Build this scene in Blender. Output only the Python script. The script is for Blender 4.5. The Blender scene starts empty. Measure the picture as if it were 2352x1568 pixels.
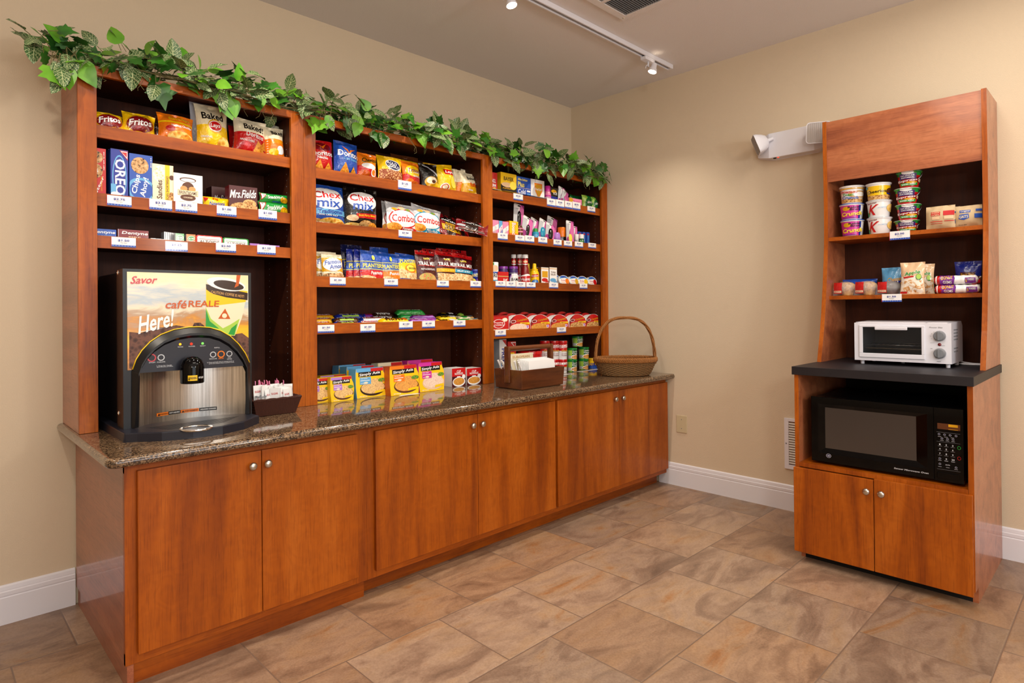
import bpy, math, random
from mathutils import Vector, Matrix
from mathutils.geometry import tessellate_polygon
PI = math.pi
random.seed(7)
SC = bpy.context.scene
COL = SC.collection

# ------------------------------------------------------------------ camera
CAM = Vector((-4.0451, -3.3802, 1.3151))
YAW, PITCH, ROLL, FPX, CX, CY = -.7754, .0056, -.0093, 1405.775, 1176.0, 701.577
cp, sp = math.cos(PITCH), math.sin(PITCH)
FWD = Vector((math.sin(-YAW)*cp, math.cos(YAW)*cp, sp))
_r = Vector((math.cos(YAW), math.sin(YAW), 0)); _u = _r.cross(FWD)
RGT = _r*math.cos(ROLL) + _u*math.sin(ROLL)
UPV = _u*math.cos(ROLL) - _r*math.sin(ROLL)
cam_data = bpy.data.cameras.new('camera'); cam = bpy.data.objects.new('camera', cam_data); COL.objects.link(cam)
M = Matrix((RGT, UPV, -FWD)).transposed().to_4x4(); M.translation = CAM
cam.matrix_world = M
cam_data.sensor_fit = 'HORIZONTAL'; cam_data.sensor_width = 36
cam_data.lens = FPX/2352*36
cam_data.shift_y = (CY-784)/2352
cam_data.clip_start = .05
SC.camera = cam
def on(px, py, ax, val):
    """where the sight line through a photo pixel meets the plane ax = val"""
    d = FWD + RGT*((px-CX)/FPX) - UPV*((py-CY)/FPX); i = 'xyz'.index(ax)
    return CAM + d*((val-CAM[i])/d[i])

# ------------------------------------------------------------------ world, exposure, big lights
SC.view_settings.view_transform = 'Standard'; SC.view_settings.look = 'None'
SC.view_settings.gamma = 1; SC.view_settings.use_curve_mapping = False
SC.view_settings.exposure = 0.0
W = bpy.data.worlds.new('world'); SC.world = W; W.use_nodes = True
W.node_tree.nodes['Background'].inputs[0].default_value = (.75, .86, 1, 1)
W.node_tree.nodes['Background'].inputs[1].default_value = .4
CEIL = 3.035
def area(name, loc, aim, sx, sy, power, col):
    L = bpy.data.lights.new(name, 'AREA'); L.shape = 'RECTANGLE'; L.size = sx; L.size_y = sy; L.energy = power; L.color = col
    o = bpy.data.objects.new(name, L); COL.objects.link(o); o.location = loc
    o.rotation_euler = (Vector(aim)-Vector(loc)).to_track_quat('-Z', 'Y').to_euler(); return o
def spot(name, loc, aim, power, col, ang=130, blend=.6, rad=.03):
    L = bpy.data.lights.new(name, 'SPOT'); L.energy = power; L.color = col; L.spot_size = math.radians(ang); L.spot_blend = blend; L.shadow_soft_size = rad
    o = bpy.data.objects.new(name, L); COL.objects.link(o); o.location = loc
    o.rotation_euler = (Vector(aim)-Vector(loc)).to_track_quat('-Z', 'Y').to_euler(); return o
WARM = (1, .83, .62)
# daylight through the wide window in the wall behind the camera, then added fill lights without fixtures
area('window_daylight', (-3.2, -5.85, 1.6), (-2.6, 0, 1.2), 2.6, 1.9, 48, (.86, .93, 1))
for lx, ly, pw in ((-4.6, -4.5, 72), (-2.0, -4.9, 66)):      # unseen fill points added behind the camera to lift walls and ceiling
    L = bpy.data.lights.new('fill_point_light', 'POINT'); L.energy = pw; L.color = (1, .93, .83); L.shadow_soft_size = .16
    o = bpy.data.objects.new('fill_point_light', L); COL.objects.link(o); o.location = (lx, ly, 2.1)
area('overhead_fill_light', (-2.9, -2.5, 2.98), (-2.9, -2.5, 0), 1.2, .6, 20, (1, .91, .79))  # unseen overhead fill pair, added for general brightness
area('overhead_fill_light', (-1.2, -2.9, 2.98), (-1.2, -2.9, 0), 1.2, .6, 20, (1, .91, .79))

# ------------------------------------------------------------------ materials
MATS = {}
def srgb(h):
    if isinstance(h, str): c = [int(h[i:i+2], 16)/255 for i in (0, 2, 4)]
    else: c = [x/255 for x in h]
    return tuple((x/12.92 if x <= .04045 else ((x+.055)/1.055)**2.4) for x in c) + (1,)
class N:
    """small helper around a material's node tree"""
    def __init__(s, name, rough=.5, metal=0, coat=0, coat_rough=.1):
        s.m = bpy.data.materials.new(name); s.m.use_nodes = True; s.t = s.m.node_tree
        s.b = s.t.nodes['Principled BSDF']; s.b.inputs['Roughness'].default_value = rough; s.b.inputs['Metallic'].default_value = metal
        s.b.inputs['Coat Weight'].default_value = coat; s.b.inputs['Coat Roughness'].default_value = coat_rough
        MATS[name] = s.m
    def n(s, typ, **kw):
        x = s.t.nodes.new(typ)
        for k, v in kw.items():
            if k.startswith('i_'): x.inputs[k[2:].replace('_', ' ')].default_value = v
            else: setattr(x, k, v)
        return x
    def l(s, a, b): s.t.links.new(a, b)
    def coord(s, scale=(1, 1, 1), kind='Object', rot=(0, 0, 0)):
        tc = s.n('ShaderNodeTexCoord'); mp = s.n('ShaderNodeMapping'); mp.inputs['Scale'].default_value = scale; mp.inputs['Rotation'].default_value = rot
        s.l(tc.outputs[kind], mp.inputs[0]); return mp.outputs[0]
    def noise(s, vec, scale, detail=4, rough=.55, dist=0):
        x = s.n('ShaderNodeTexNoise'); x.inputs['Scale'].default_value = scale; x.inputs['Detail'].default_value = detail
        x.inputs['Roughness'].default_value = rough; x.inputs['Distortion'].default_value = dist
        s.l(vec, x.inputs['Vector']); return x.outputs['Fac']
    def ramp(s, fac, stops, interp='LINEAR'):
        r = s.n('ShaderNodeValToRGB'); r.color_ramp.interpolation = interp; e = r.color_ramp.elements
        while len(e) > 1: e.remove(e[0])
        e[0].position = stops[0][0]; e[0].color = srgb(stops[0][1])
        for p, c in stops[1:]:
            k = e.new(p); k.color = srgb(c)
        s.l(fac, r.inputs[0]); return r.outputs[0]
    def mix(s, fac, a, b, blend='MIX'):
        x = s.n('ShaderNodeMix', data_type='RGBA', blend_type=blend)
        for v, i in ((fac, 0), (a, 6), (b, 7)):
            if hasattr(v, 'is_linked') or hasattr(v, 'links'): s.l(v, x.inputs[i])
            else: x.inputs[i].default_value = v
        return x.outputs[2]
    def math(s, op, a, b=None):
        x = s.n('ShaderNodeMath', operation=op)
        for v, i in ((a, 0), (b, 1)):
            if v is None: continue
            if hasattr(v, 'links'): s.l(v, x.inputs[i])
            else: x.inputs[i].default_value = v
        return x.outputs[0]
    def col(s, c):
        if hasattr(c, 'links'): s.l(c, s.b.inputs['Base Color'])
        else: s.b.inputs['Base Color'].default_value = srgb(c)
        return s
    def bump(s, h, strength=.2, dist=.002):
        x = s.n('ShaderNodeBump'); x.inputs['Strength'].default_value = strength; x.inputs['Distance'].default_value = dist
        s.l(h, x.inputs['Height']); s.l(x.outputs[0], s.b.inputs['Normal']); return s
    def emit(s, c, k):
        s.b.inputs['Emission Color'].default_value = srgb(c); s.b.inputs['Emission Strength'].default_value = k; return s

def wood(name, axis, light, mid, dark, rough=.38, coat=.5, cr=.07):
    m = N(name, rough, 0, coat, cr)
    st = {'z': (1, 1, .045), 'x': (.045, 1, 1), 'y': (1, .045, 1)}[axis]
    v = m.coord(st)
    fine = m.noise(v, 190, 3, .6)
    v2 = m.coord({'z': (1, 1, .09), 'x': (.09, 1, 1), 'y': (1, .09, 1)}[axis])
    big = m.noise(v2, 9, 3, .5, .9)
    c = m.ramp(big, [(.28, dark), (.5, mid), (.75, light)])
    g = m.ramp(fine, [(.34, 'b9a79b'), (.5, 'ffffff')])
    cc = m.mix(.45, c, g, 'MULTIPLY')
    v3 = m.coord((1, 1, 1)); curl = m.noise(v3, 14, 2, .5, 2)
    cc = m.mix(.25, cc, m.ramp(curl, [(.35, 'c8b8a8'), (.65, 'ffffff')]), 'MULTIPLY')
    m.col(cc); m.bump(fine, .04, .001); m.b.inputs['Specular IOR Level'].default_value = .3
    return m.m
wood('cherry', 'z', 'bd6517', 'aa5406', '8a3f06', .42, .12, .12)
wood('cherry_across', 'x', 'b96013', 'a65006', '863c06', .42, .12, .12)
wood('cherry_side', 'y', 'b56a45', 'a8603f', '8c4c30')
wood('cherry_inside_shade', 'z', '50230a', '431a05', '310f02', .6, 0, .2)  # same cherry, with the shade of the interiors darkened into its colour
wood('cherry_pale', 'y', 'c07a52', 'b36a44', '8f4e33', .35, .4, .12)
wood('walnut', 'x', '7a4420', '653416', '46220c', .35, .5, .1)
def granite():
    m = N('granite', .12, 0, .6, .03)
    v = m.coord()
    a = m.n('ShaderNodeTexVoronoi'); a.inputs['Scale'].default_value = 230; m.l(v, a.inputs['Vector'])
    b = m.noise(v, 75, 5, .7)
    sep = m.n('ShaderNodeSeparateColor'); m.l(a.outputs['Color'], sep.inputs[0])
    f = m.math('ADD', m.math('MULTIPLY', sep.outputs[0], .55), m.math('MULTIPLY', b, .55))
    m.col(m.ramp(f, [(.2, '0e0a09'), (.36, '2c1f18'), (.5, '54402f'), (.62, '745a42'), (.76, '967a5c'), (.9, '3c302a')], 'LINEAR'))
granite()
def plaster(name, c, sc=210, strength=.35):
    m = N(name, .85); v = m.coord()
    n1 = m.noise(v, sc, 3, .5); n2 = m.noise(v, 2.2, 2)
    base = srgb(c)
    m.col(m.mix(m.math('MULTIPLY', n2, .10), base, srgb('b99b74'))); m.bump(n1, strength, .004)
plaster('wall_paint', 'd9c8ae'); plaster('ceiling_paint', 'e4e0e0', 170)
N('white_paint', .35).col('e6e6ee'); N('grille_paint', .45).col('d9d2c6')
def tiles():
    m = N('floor_tile', .42, 0, .12, .25)
    tc = m.n('ShaderNodeTexCoord'); sx = m.n('ShaderNodeSeparateXYZ'); m.l(tc.outputs['Object'], sx.inputs[0])
    v = m.math('DIVIDE', sx.outputs[1], .43); row = m.math('FLOOR', v)
    u = m.math('DIVIDE', m.math('ADD', sx.outputs[0], m.math('SUBTRACT', 1.55-.205*6, m.math('MULTIPLY', row, .205))), .4365)
    uc = m.math('FLOOR', u)
    def edge(f, size):
        fr = m.math('FRACT', f); return m.math('MULTIPLY', m.math('MINIMUM', fr, m.math('SUBTRACT', 1, fr)), size)
    d = m.math('MINIMUM', edge(u, .4365), edge(v, .43))
    cmb = m.n('ShaderNodeCombineXYZ'); m.l(uc, cmb.inputs[0]); m.l(row, cmb.inputs[1])
    wn = m.n('ShaderNodeTexWhiteNoise', noise_dimensions='3D'); m.l(cmb.outputs[0], wn.inputs['Vector'])
    off = m.n('ShaderNodeVectorMath', operation='MULTIPLY_ADD'); m.l(wn.outputs['Color'], off.inputs[0]); off.inputs[1].default_value = (7, 7, 7); m.l(tc.outputs['Object'], off.inputs[2])
    mp = m.n('ShaderNodeMapping'); mp.inputs['Scale'].default_value = (.8, 1.7, 1); mp.inputs['Rotation'].default_value = (0, 0, .5); m.l(off.outputs[0], mp.inputs[0])
    n1 = m.noise(mp.outputs[0], 2.6, 8, .6, 1.2); n2 = m.noise(mp.outputs[0], 7, 8, .68, .8); n3 = m.noise(off.outputs[0], 120, 3, .7)
    c = m.ramp(n1, [(.30, '7f6d60'), (.42, '9a8574'), (.5, 'af9b89'), (.6, 'b19a81'), (.70, 'a87e55')])
    c = m.mix(.55, c, m.ramp(n2, [(.28, 'a39486'), (.45, 'e2d6ca'), (.6, 'fff8ee'), (.72, 'e2bd92')]), 'MULTIPLY')
    c = m.mix(.35, c, m.ramp(n3, [(.3, 'b0a090'), (.6, 'ffffff')]), 'MULTIPLY')
    tint = m.ramp(wn.outputs['Value'], [(0, 'cdc6c2'), (.3, 'fff8f4'), (.55, 'ffe6cc'), (.75, 'd6cbc4'), (1, 'f6dcc0')])
    c = m.mix(.8, c, tint, 'MULTIPLY')
    g = m.math('LESS_THAN', d, .0027)
    m.col(m.mix(g, c, srgb('786252')))
    h = m.math('ADD', m.math('MULTIPLY', n2, .5), m.math('MULTIPLY', m.math('MINIMUM', m.math('DIVIDE', d, .006), 1), .8))
    m.bump(h, .35, .004)
tiles()
N('brushed_nickel', .28, 1).col('c9c5bd')
def steel():
    m = N('brushed_steel', .27, 1); v = m.coord((1, 1, .02)); f = m.noise(v, 140, 3); m.col(m.ramp(f, [(.3, 'a8a29a'), (.7, 'd6d0c8')])); m.bump(f, .03, .001)
steel()
N('chrome', .06, 1).col('e8e8e8')
N('black_plastic', .35).col('0b0b0f'); N('black_gloss', .06).col('030304').b.inputs['Specular IOR Level'].default_value = .22; N('black_laminate', .5).col('15131a'); N('edge_band', .45).col('3c322b')
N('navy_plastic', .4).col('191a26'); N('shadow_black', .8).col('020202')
N('grey_plastic', .4).col('7d8187'); N('appliance_white', .3).col('e9e9f2'); N('beige_plastic', .4).col('cdbf9c')
N('mesh_glass', .10, 0, .3, .03).col('3e3733')
N('lens_prism', .3).col('b9b3b0')
N('bulb_glow', .3).col('ffffff').emit('ffe9c4', 14)
N('led_red', .3).col('ff2010').emit('ff2010', 4); N('led_amber', .3).col('ff9020').emit('ff8a18', 3); N('led_green', .3).col('60ff60').emit('60d040', 2.5)
def clear(name, c, rough=.05, alpha=.35):
    m = N(name, rough); m.col(c); m.b.inputs['Alpha'].default_value = alpha
clear('clear_film', 'e6e2e2', .08, .3); clear('dark_glass', '1a2026', .04, .35)
def weave(name, c1, c2, sz, sx):
    m = N(name, .55); v = m.coord((sx, sx, sz)); n = m.n('ShaderNodeTexWave'); n.inputs['Scale'].default_value = 1; n.inputs['Distortion'].default_value = 3; n.inputs['Detail'].default_value = 2
    m.l(v, n.inputs['Vector']); m.col(m.ramp(n.outputs['Fac'], [(.15, c1), (.7, c2)])); m.bump(n.outputs['Fac'], .5, .004)
weave('wicker', '6f3f14', 'b8793a', 60, 60); weave('wicker_dark', '2c130c', '54281a', 120, 90); weave('rush', '5a3d22', 'a07848', 70, 70)

# ------------------------------------------------------------------ mesh builder
class G:
    def __init__(s): s.v, s.f, s.m, s.mats = [], [], [], []
    def mi(s, name):
        if name not in s.mats: s.mats.append(name)
        return s.mats.index(name)
    def add(s, vs, fs, mat):
        k = len(s.v); s.v += [tuple(p) for p in vs]; i = s.mi(mat)
        for f in fs: s.f.append(tuple(a+k for a in f)); s.m.append(i)
        return s
    def box(s, x0, x1, y0, y1, z0, z1, mat):
        if x0 > x1: x0, x1 = x1, x0
        if y0 > y1: y0, y1 = y1, y0
        if z0 > z1: z0, z1 = z1, z0
        return s.add([(x0,y0,z0),(x1,y0,z0),(x1,y1,z0),(x0,y1,z0),(x0,y0,z1),(x1,y0,z1),(x1,y1,z1),(x0,y1,z1)],
              [(0,3,2,1),(4,5,6,7),(0,1,5,4),(1,2,6,5),(2,3,7,6),(3,0,4,7)], mat)
    def prism(s, poly, axis, a, b, mat):
        """extrude a 2D outline; axis y: outline in x,z   axis x: outline in y,z   axis z: outline in x,y"""
        P = {'y': lambda p, t: (p[0], t, p[1]), 'x': lambda p, t: (t, p[0], p[1]), 'z': lambda p, t: (p[0], p[1], t)}[axis]
        n = len(poly); vs = [P(p, a) for p in poly] + [P(p, b) for p in poly]
        tri = tessellate_polygon([[Vector((p[0], p[1], 0)) for p in poly]])
        fs = [tuple(t) for t in tri] + [tuple(i+n for i in t) for t in tri] + [(i, (i+1) % n, (i+1) % n+n, i+n) for i in range(n)]
        return s.add(vs, fs, mat)
    def lathe(s, prof, mat, n=28, c=(0, 0, 0), axis='z', a0=0, a1=2*PI):
        vs, fs = [], []; full = abs(a1-a0-2*PI) < 1e-6; k = n if full else n+1
        for r, z in prof:
            for i in range(k):
                t = a0+(a1-a0)*i/n; x, y = r*math.cos(t), r*math.sin(t)
                vs.append({'z': (c[0]+x, c[1]+y, c[2]+z), 'y': (c[0]+x, c[1]+z, c[2]+y), 'x': (c[0]+z, c[1]+x, c[2]+y)}[axis])
        for j in range(len(prof)-1):
            for i in range(n):
                i2 = (i+1) % k if full else i+1
                fs.append((j*k+i, j*k+i2, (j+1)*k+i2, (j+1)*k+i))
        return s.add(vs, fs, mat)
    def tube(s, pts, r, mat, n=8, closed=False, cap=True):
        pts = [Vector(p) for p in pts]; m = len(pts); vs, fs = [], []; up = None
        for i, p in enumerate(pts):
            a = pts[i-1] if (i or closed) else p; b = pts[(i+1) % m] if (i < m-1 or closed) else p
            t = (b-a).normalized()
            if up is None: up = t.orthogonal().normalized()
            up = (up - t*up.dot(t)); up = up.normalized() if up.length > 1e-6 else t.orthogonal().normalized()
            w = t.cross(up); rr = r[i] if isinstance(r, (list, tuple)) else r
            for k in range(n):
                q = 2*PI*k/n; vs.append(p + up*(rr*math.cos(q)) + w*(rr*math.sin(q)))
        for i in range(m if closed else m-1):
            j = (i+1) % m
            for k in range(n): fs.append((i*n+k, i*n+(k+1) % n, j*n+(k+1) % n, j*n+k))
        if cap and not closed: fs += [tuple(range(n))[::-1], tuple(range((m-1)*n, m*n))]
        return s.add(vs, fs, mat)
    def grid(s, fn, nu, nv, mat):
        vs = [fn(i/nu, j/nv) for j in range(nv+1) for i in range(nu+1)]; k = nu+1
        return s.add(vs, [(j*k+i, j*k+i+1, (j+1)*k+i+1, (j+1)*k+i) for j in range(nv) for i in range(nu)], mat)
    def build(s, name, parent=None, smooth=None, bevel=0, seg=2, loc=None):
        me = bpy.data.meshes.new(name); me.from_pydata(s.v, [], s.f)
        for m in s.mats: me.materials.append(MATS[m])
        me.polygons.foreach_set('material_index', s.m)
        if smooth: me.polygons.foreach_set('use_smooth', [True]*len(s.f))
        me.update(); o = bpy.data.objects.new(name, me); COL.objects.link(o)
        if smooth and smooth is not True: me.set_sharp_from_angle(angle=math.radians(smooth))
        if bevel:
            b = o.modifiers.new('bevel', 'BEVEL'); b.width = bevel; b.segments = seg; b.limit_method = 'ANGLE'; b.angle_limit = math.radians(50)
        if parent: o.parent = parent
        if loc: o.location = loc
        return o
def tag(o, label=None, cat=None, group=None, kind=None):
    for k, v in (('label', label), ('category', cat), ('group', group), ('kind', kind)):
        if v: o[k] = v
    return o
def thing(name, label, cat, loc=(0, 0, 0), rot=(0, 0, 0), group=None):
    o = bpy.data.objects.new(name, None); COL.objects.link(o); o.empty_display_size = .05; o.location = loc; o.rotation_euler = rot
    return tag(o, label, cat, group)
def copy_tree(o, parent=None):
    c = o.copy(); COL.objects.link(c); c.parent = parent
    for ch in [k for k in o.children]: copy_tree(ch, c)
    return c

# ------------------------------------------------------------------ the room
XL, YB = -6.2, -6.0
def S(name, g, **kw): return tag(g.build(name, **kw), kind='structure')
S('floor', G().box(XL-.15, .15, YB-.15, .15, -.1, 0, 'floor_tile'))
S('ceiling', G().box(XL-.15, .15, YB-.15, .15, CEIL, CEIL+.1, 'ceiling_paint'))
S('wall_back', G().box(XL-.15, .15, 0, .12, 0, CEIL, 'wall_paint'))
S('wall_right', G().box(0, .12, YB, 0, 0, CEIL, 'wall_paint'))
S('wall_left', G().box(XL-.12, XL, YB, 0, 0, CEIL, 'wall_paint'))
wf = G()
wx0, wx1, wz0, wz1 = -4.6, -1.8, .6, 2.6
for a in ((XL, wx0, 0, CEIL), (wx1, 0, 0, CEIL), (wx0, wx1, 0, wz0), (wx0, wx1, wz1, CEIL)): wf.box(a[0], a[1], YB-.12, YB, a[2], a[3], 'wall_paint')
S('wall_front', wf)
fr = G()
for a in ((wx0, wx0+.06, wz0, wz1), (wx1-.06, wx1, wz0, wz1), (wx0, wx1, wz0, wz0+.06), (wx0, wx1, wz1-.06, wz1), (-3.23, -3.17, wz0, wz1)): fr.box(a[0], a[1], YB-.09, YB-.03, a[2], a[3], 'white_paint')
S('window_1', fr)
BBP = [(0, 0), (.016, 0), (.016, .112), (.013, .115), (.013, .118), (.015, .121), (.015, .136), (.012, .140), (.012, .144), (.010, .158), (.004, .164), (0, .164)]
S('baseboard_back', G().prism([(-a, b) for a, b in BBP], 'x', XL, -3.522, 'white_paint'))
S('baseboard_right', G().prism([(-a, b) for a, b in BBP], 'y', -.84, YB, 'white_paint'))

# ------------------------------------------------------------------ long base cabinets
CT = .8226; D = .906; Lb = 3.519; ZK = .083
def knob(parent, x, y, z, axis='y'):
    prof = [(.0, -.030), (.008, -.0295), (.0135, -.0265), (.0165, -.021), (.0155, -.016), (.009, -.0125), (.0055, -.010), (.0055, 0)]
    return G().lathe(prof, 'brushed_nickel', 20, (x, y, z), axis).build('knob', parent, smooth=True)
def base_unit(name, label, x0, x1, doors, side):
    t = thing(name, label, 'cabinet', ((x0+x1)/2, -D/2, 0), group='long cherry base cabinets')
    ox, oy = -(x0+x1)/2, D/2
    def B(n, g, **k): return g.build(n, t, loc=(ox, oy, 0), **k)
    B('carcass', G().box(x0, x0+.018, -D+.02, -.018, ZK, .78, 'cherry_side').box(x1-.018, x1, -D+.02, -.018, ZK, .78, 'cherry_side').box(x0+.018, x1-.018, -.04, -.018, ZK, .78, 'cherry_inside_shade').box(x0+.018, x1-.018, -D+.02, -.04, ZK, ZK+.018, 'cherry_inside_shade').box(x0+.018, x1-.018, -D+.02, -.04, .76, .78, 'cherry_inside_shade'))
    ff = G(); zt = .786
    ff.box(x0, x1, -D, -D+.02, ZK, .125, 'cherry_across').box(x0, x1, -D, -D+.02, .752, zt, 'cherry_across')
    ed = [x0] + [d for d in doors] + [x1]
    ff.box(x0, doors[0][0]+.02, -D-.0005, -D+.02, ZK, zt, 'cherry'); ff.box(doors[-1][1]-.02, x1, -D-.0005, -D+.02, ZK, zt, 'cherry')
    for a, b in zip(doors, doors[1:]): ff.box(a[1]-.02, b[0]+.02, -D-.0003, -D+.02, .1, zt, 'cherry')
    B('face_frame', ff, bevel=.001)
    ke = .0 if side == 'l' else 0
    B('toe_kick', G().box(x0+(.004 if side == 'l' else 0), x1-(.02 if side == 'r' else 0), -D+.072, -.02, 0, ZK, 'cherry_across') if side == 'r' else
      G().box(x0+.006, x0+.026, -D+.004, -.02, 0, ZK, 'cherry_side').box(x0+.026, x1, -D+.03, -D+.05, 0, ZK, 'cherry_across'))
    for i, (a, b, kx) in enumerate(doors):
        d = B('door', G().box(a, b, -D-.02, -D-.001, .117, .760, 'cherry'), bevel=.0025)
        kb = knob(d, kx, -D-.02, .706)
    return t
base_unit('base_cabinet', 'cherry base cabinet with two doors under the coffee machine end of the granite', -Lb, -2.563, [(-3.483, -3.0495, -3.09), (-3.0470, -2.617, -3.03)], 'l')
base_unit('base_cabinet', 'long four-door cherry base cabinet reaching the corner under the wicker basket', -2.5625, -.018, [(-2.525, -1.9025, -1.947), (-1.9, -1.283, -1.880), (-1.26, -.6345, -.69), (-.632, -.022, -.606)], 'r')
def countertop():
    g = G(); z1, th = CT, .036; r = th/2; Dc = .973-r; x0 = -3.585+r
    sec = [(math.sin(PI*k/10)*r, z1-r+math.cos(PI*k/10)*r) for k in range(11)]
    path = [((x0, -.0005), (-1, 0))]
    for k in range(7):
        a = PI+PI/2*k/6; path.append(((x0+.02+.02*math.cos(a), -Dc+.02+.02*math.sin(a)), (math.cos(a), math.sin(a))))
    path.append(((-.001, -Dc), (0, -1)))
    vs, fs = [], []; n = len(sec)
    for (p, d) in path:
        for o, z in sec: vs.append((p[0]+d[0]*o, p[1]+d[1]*o, z))
    for i in range(len(path)-1):
        for j in range(n-1): fs.append((i*n+j, (i+1)*n+j, (i+1)*n+j+1, i*n+j+1))
    k = len(path)
    top = [i*n for i in range(k)]; bot = [i*n+n-1 for i in range(k)]
    vs += [(-.001, -.0005, z1), (-.001, -.0005, z1-th)]
    fs += [tuple(top+[len(vs)-2])[::-1], tuple(bot+[len(vs)-1])]
    g.add(vs, fs, 'granite')
    return tag(g.build('countertop', smooth=30), 'brown speckled granite countertop with rounded edge on the cherry base cabinets', 'countertop')
countertop()

# ------------------------------------------------------------------ hutch units on the counter
HD, HT, OT = .3756, 2.337, 2.300
SHELF = {1: [2.100, 1.815, 1.638], 2: [2.073, 1.786, 1.498, 1.247], 3: [2.118, 1.829, 1.504, 1.172]}
def hutch(name, label, x0, x1, stiles, bays):
    t = thing(name, label, 'shelving', ((x0+x1)/2, -HD/2, CT+.0005)); loc = (-(x0+x1)/2, HD/2, -CT)
    def B(n, g, **k): return g.build(n, t, loc=loc, **k)
    zb = CT+.0005
    for x in (x0, x1-.02): B('side_panel', G().box(x, x+.02, -HD+.02, -.001, zb, HT, 'cherry_side'))
    B('top_panel', G().box(x0+.02, x1-.02, -HD+.02, -.001, HT-.02, HT, 'cherry_inside_shade'))
    B('back_panel', G().box(x0+.02, x1-.02, -.013, -.001, zb, HT-.02, 'cherry_inside_shade'))
    ff = G().box(x0, x1, -HD+.0003, -HD+.02, OT, HT, 'cherry_across')
    for a, b in stiles: ff.box(a, b, -HD, -HD+.02, zb, HT+(0 if a > x0+.01 else 0), 'cherry')
    B('face_frame', ff, bevel=.001)
    for bay, a, b in bays:
        if a > x0+.2: B('divider', G().box(a-.075, a-.04, -HD+.0201, -.0135, zb, HT-.0205, 'cherry_inside_shade'))
        lin = G().box(b+.008, b+.030, -HD+.0201, -.014, zb, HT-.021, 'cherry_inside_shade')
        pins = G()
        for z in [1.0+.032*k for k in range(38)]:
            for y in (-.30, -.08):
                pins.box(b+.0074, b+.0081, y-.0022, y+.0022, z-.0022, z+.0022, 'grey_plastic')
        L = B('lining', lin); pins.build('pin_hole', L)
        for z in SHELF[bay]:
            h = .057 if bay > 1 else .053
            sh = B('shelf', G().box(a-.038, b+.007, -.337, -.015, z-.040, z-.020, 'cherry_inside_shade'))
            G().box(a-.038, b+.007, -.355, -.3375, z-h, z, 'cherry_across').build('lip', sh, bevel=.001)
    return t
hutch('hutch', 'cherry hutch with three shelves over the coffee machine, left of the double stile', -3.563, -2.5985, [(-3.563, -3.497), (-2.664, -2.5987)], [(1, -3.497, -2.664)])
hutch('hutch', 'wide cherry hutch of two bays with four shelves each, reaching the corner', -2.598, -.004, [(-2.5978, -2.531), (-1.359, -1.2725), (-.078, -.004)], [(2, -2.531, -1.359), (3, -1.2725, -.078)])

# ------------------------------------------------------------------ oven cabinet on the right wall
RD, RY0, RY1, RZ = .765, -2.129, -2.881, 1.004
def oven_base():
    t = thing('oven_cabinet', 'freestanding cherry cabinet with open niche holding the black microwave', 'cabinet', (-RD/2, (RY0+RY1)/2, 0)); loc = (RD/2, -(RY0+RY1)/2, 0)
    def B(n, g, **k): return g.build(n, t, loc=loc, **k)
    xb = -.018
    kick = [(-RD, .07), (-RD, RZ-.043), (xb, RZ-.043), (xb, 0), (-RD+.07, 0), (-RD+.07, .07)]
    for y in (RY0, RY1+.021): B('side_panel', G().prism(kick, 'y', y, y-.021, 'cherry_pale'))
    for y in (RY0, RY1+.021): B('edge_strip', G().box(-RD-.0012, -RD-.0001, y-.0205, y-.0005, .07, RZ-.044, 'cherry'))
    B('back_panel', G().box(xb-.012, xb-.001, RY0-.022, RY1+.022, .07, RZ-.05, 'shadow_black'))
    B('niche_shelf', G().box(-RD, xb-.013, RY0-.022, RY1+.022, .488, .510, 'cherry'))
    B('floor_panel', G().box(-RD, xb-.013, RY0-.022, RY1+.022, .07, .09, 'cherry_inside_shade'))
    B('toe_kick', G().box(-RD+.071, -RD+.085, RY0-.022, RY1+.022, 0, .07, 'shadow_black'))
    for a, b, z, ky in ((RY0+.002, -2.495, .485, -2.470), (-2.498, RY1+.004, .492, -2.533)):
        d = B('door', G().box(-RD-.021, -RD-.0015, a, b, .053, z, 'cherry'), bevel=.002)
        knob(d, -RD-.021, ky, .430, 'x')
oven_base()
tag(G().box(-.785, -.001, RY0+.006, RY1-.006, RZ-.042, RZ, 'black_laminate').build('oven_counter', bevel=.0015), 'black laminate top slab lying on the oven cabinet, carrying the white toaster oven', 'countertop')
def oven_hutch():
    zb = RZ+.0005; ztop = 2.369
    t = thing('oven_hutch', 'cherry hutch with curved sides and plain header over the white toaster oven', 'shelving', (-.15, (RY0+RY1)/2, zb)); loc = (.15, -(RY0+RY1)/2, -zb)
    def B(n, g, **k): return g.build(n, t, loc=loc, **k)
    pr = [(-.439, zb), (-.411, 1.10), (-.385, 1.19), (-.366, 1.273), (-.336, 1.446), (-.318, 1.571), (-.307, 1.672), (-.303, 1.80), (-.303, 1.92), (-.306, 2.07), (-.31, 2.2), (-.312, ztop)]
    prof = [(-.001, zb)] + pr + [(-.001, ztop)]
    for y in (RY0, RY1+.022):
        sp_ = B('side_panel', G().prism(prof, 'y', y, y-.022, 'cherry_pale'))
        e = G()
        for (xa, za), (xb, zb2) in zip(pr, pr[1:]):
            e.add([(xa-.001, y-.0005, za), (xa-.001, y-.0215, za), (xb-.001, y-.0215, zb2), (xb-.001, y-.0005, zb2)], [(0, 1, 2, 3)], 'cherry')
        e.build('edge_strip', sp_)
    B('header', G().box(-.300, -.282, RY0-.0225, RY1+.0225, 2.023, ztop-.002, 'cherry_pale'))
    B('back_panel', G().box(-.022, -.001, RY0-.0225, RY1+.0225, zb, ztop, 'cherry_inside_shade'))
    for z in (1.706, 1.373): B('shelf', G().box(-.300, -.0225, RY0-.0225, RY1+.0225, z-.021, z, 'cherry_across'))
oven_hutch()
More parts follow.
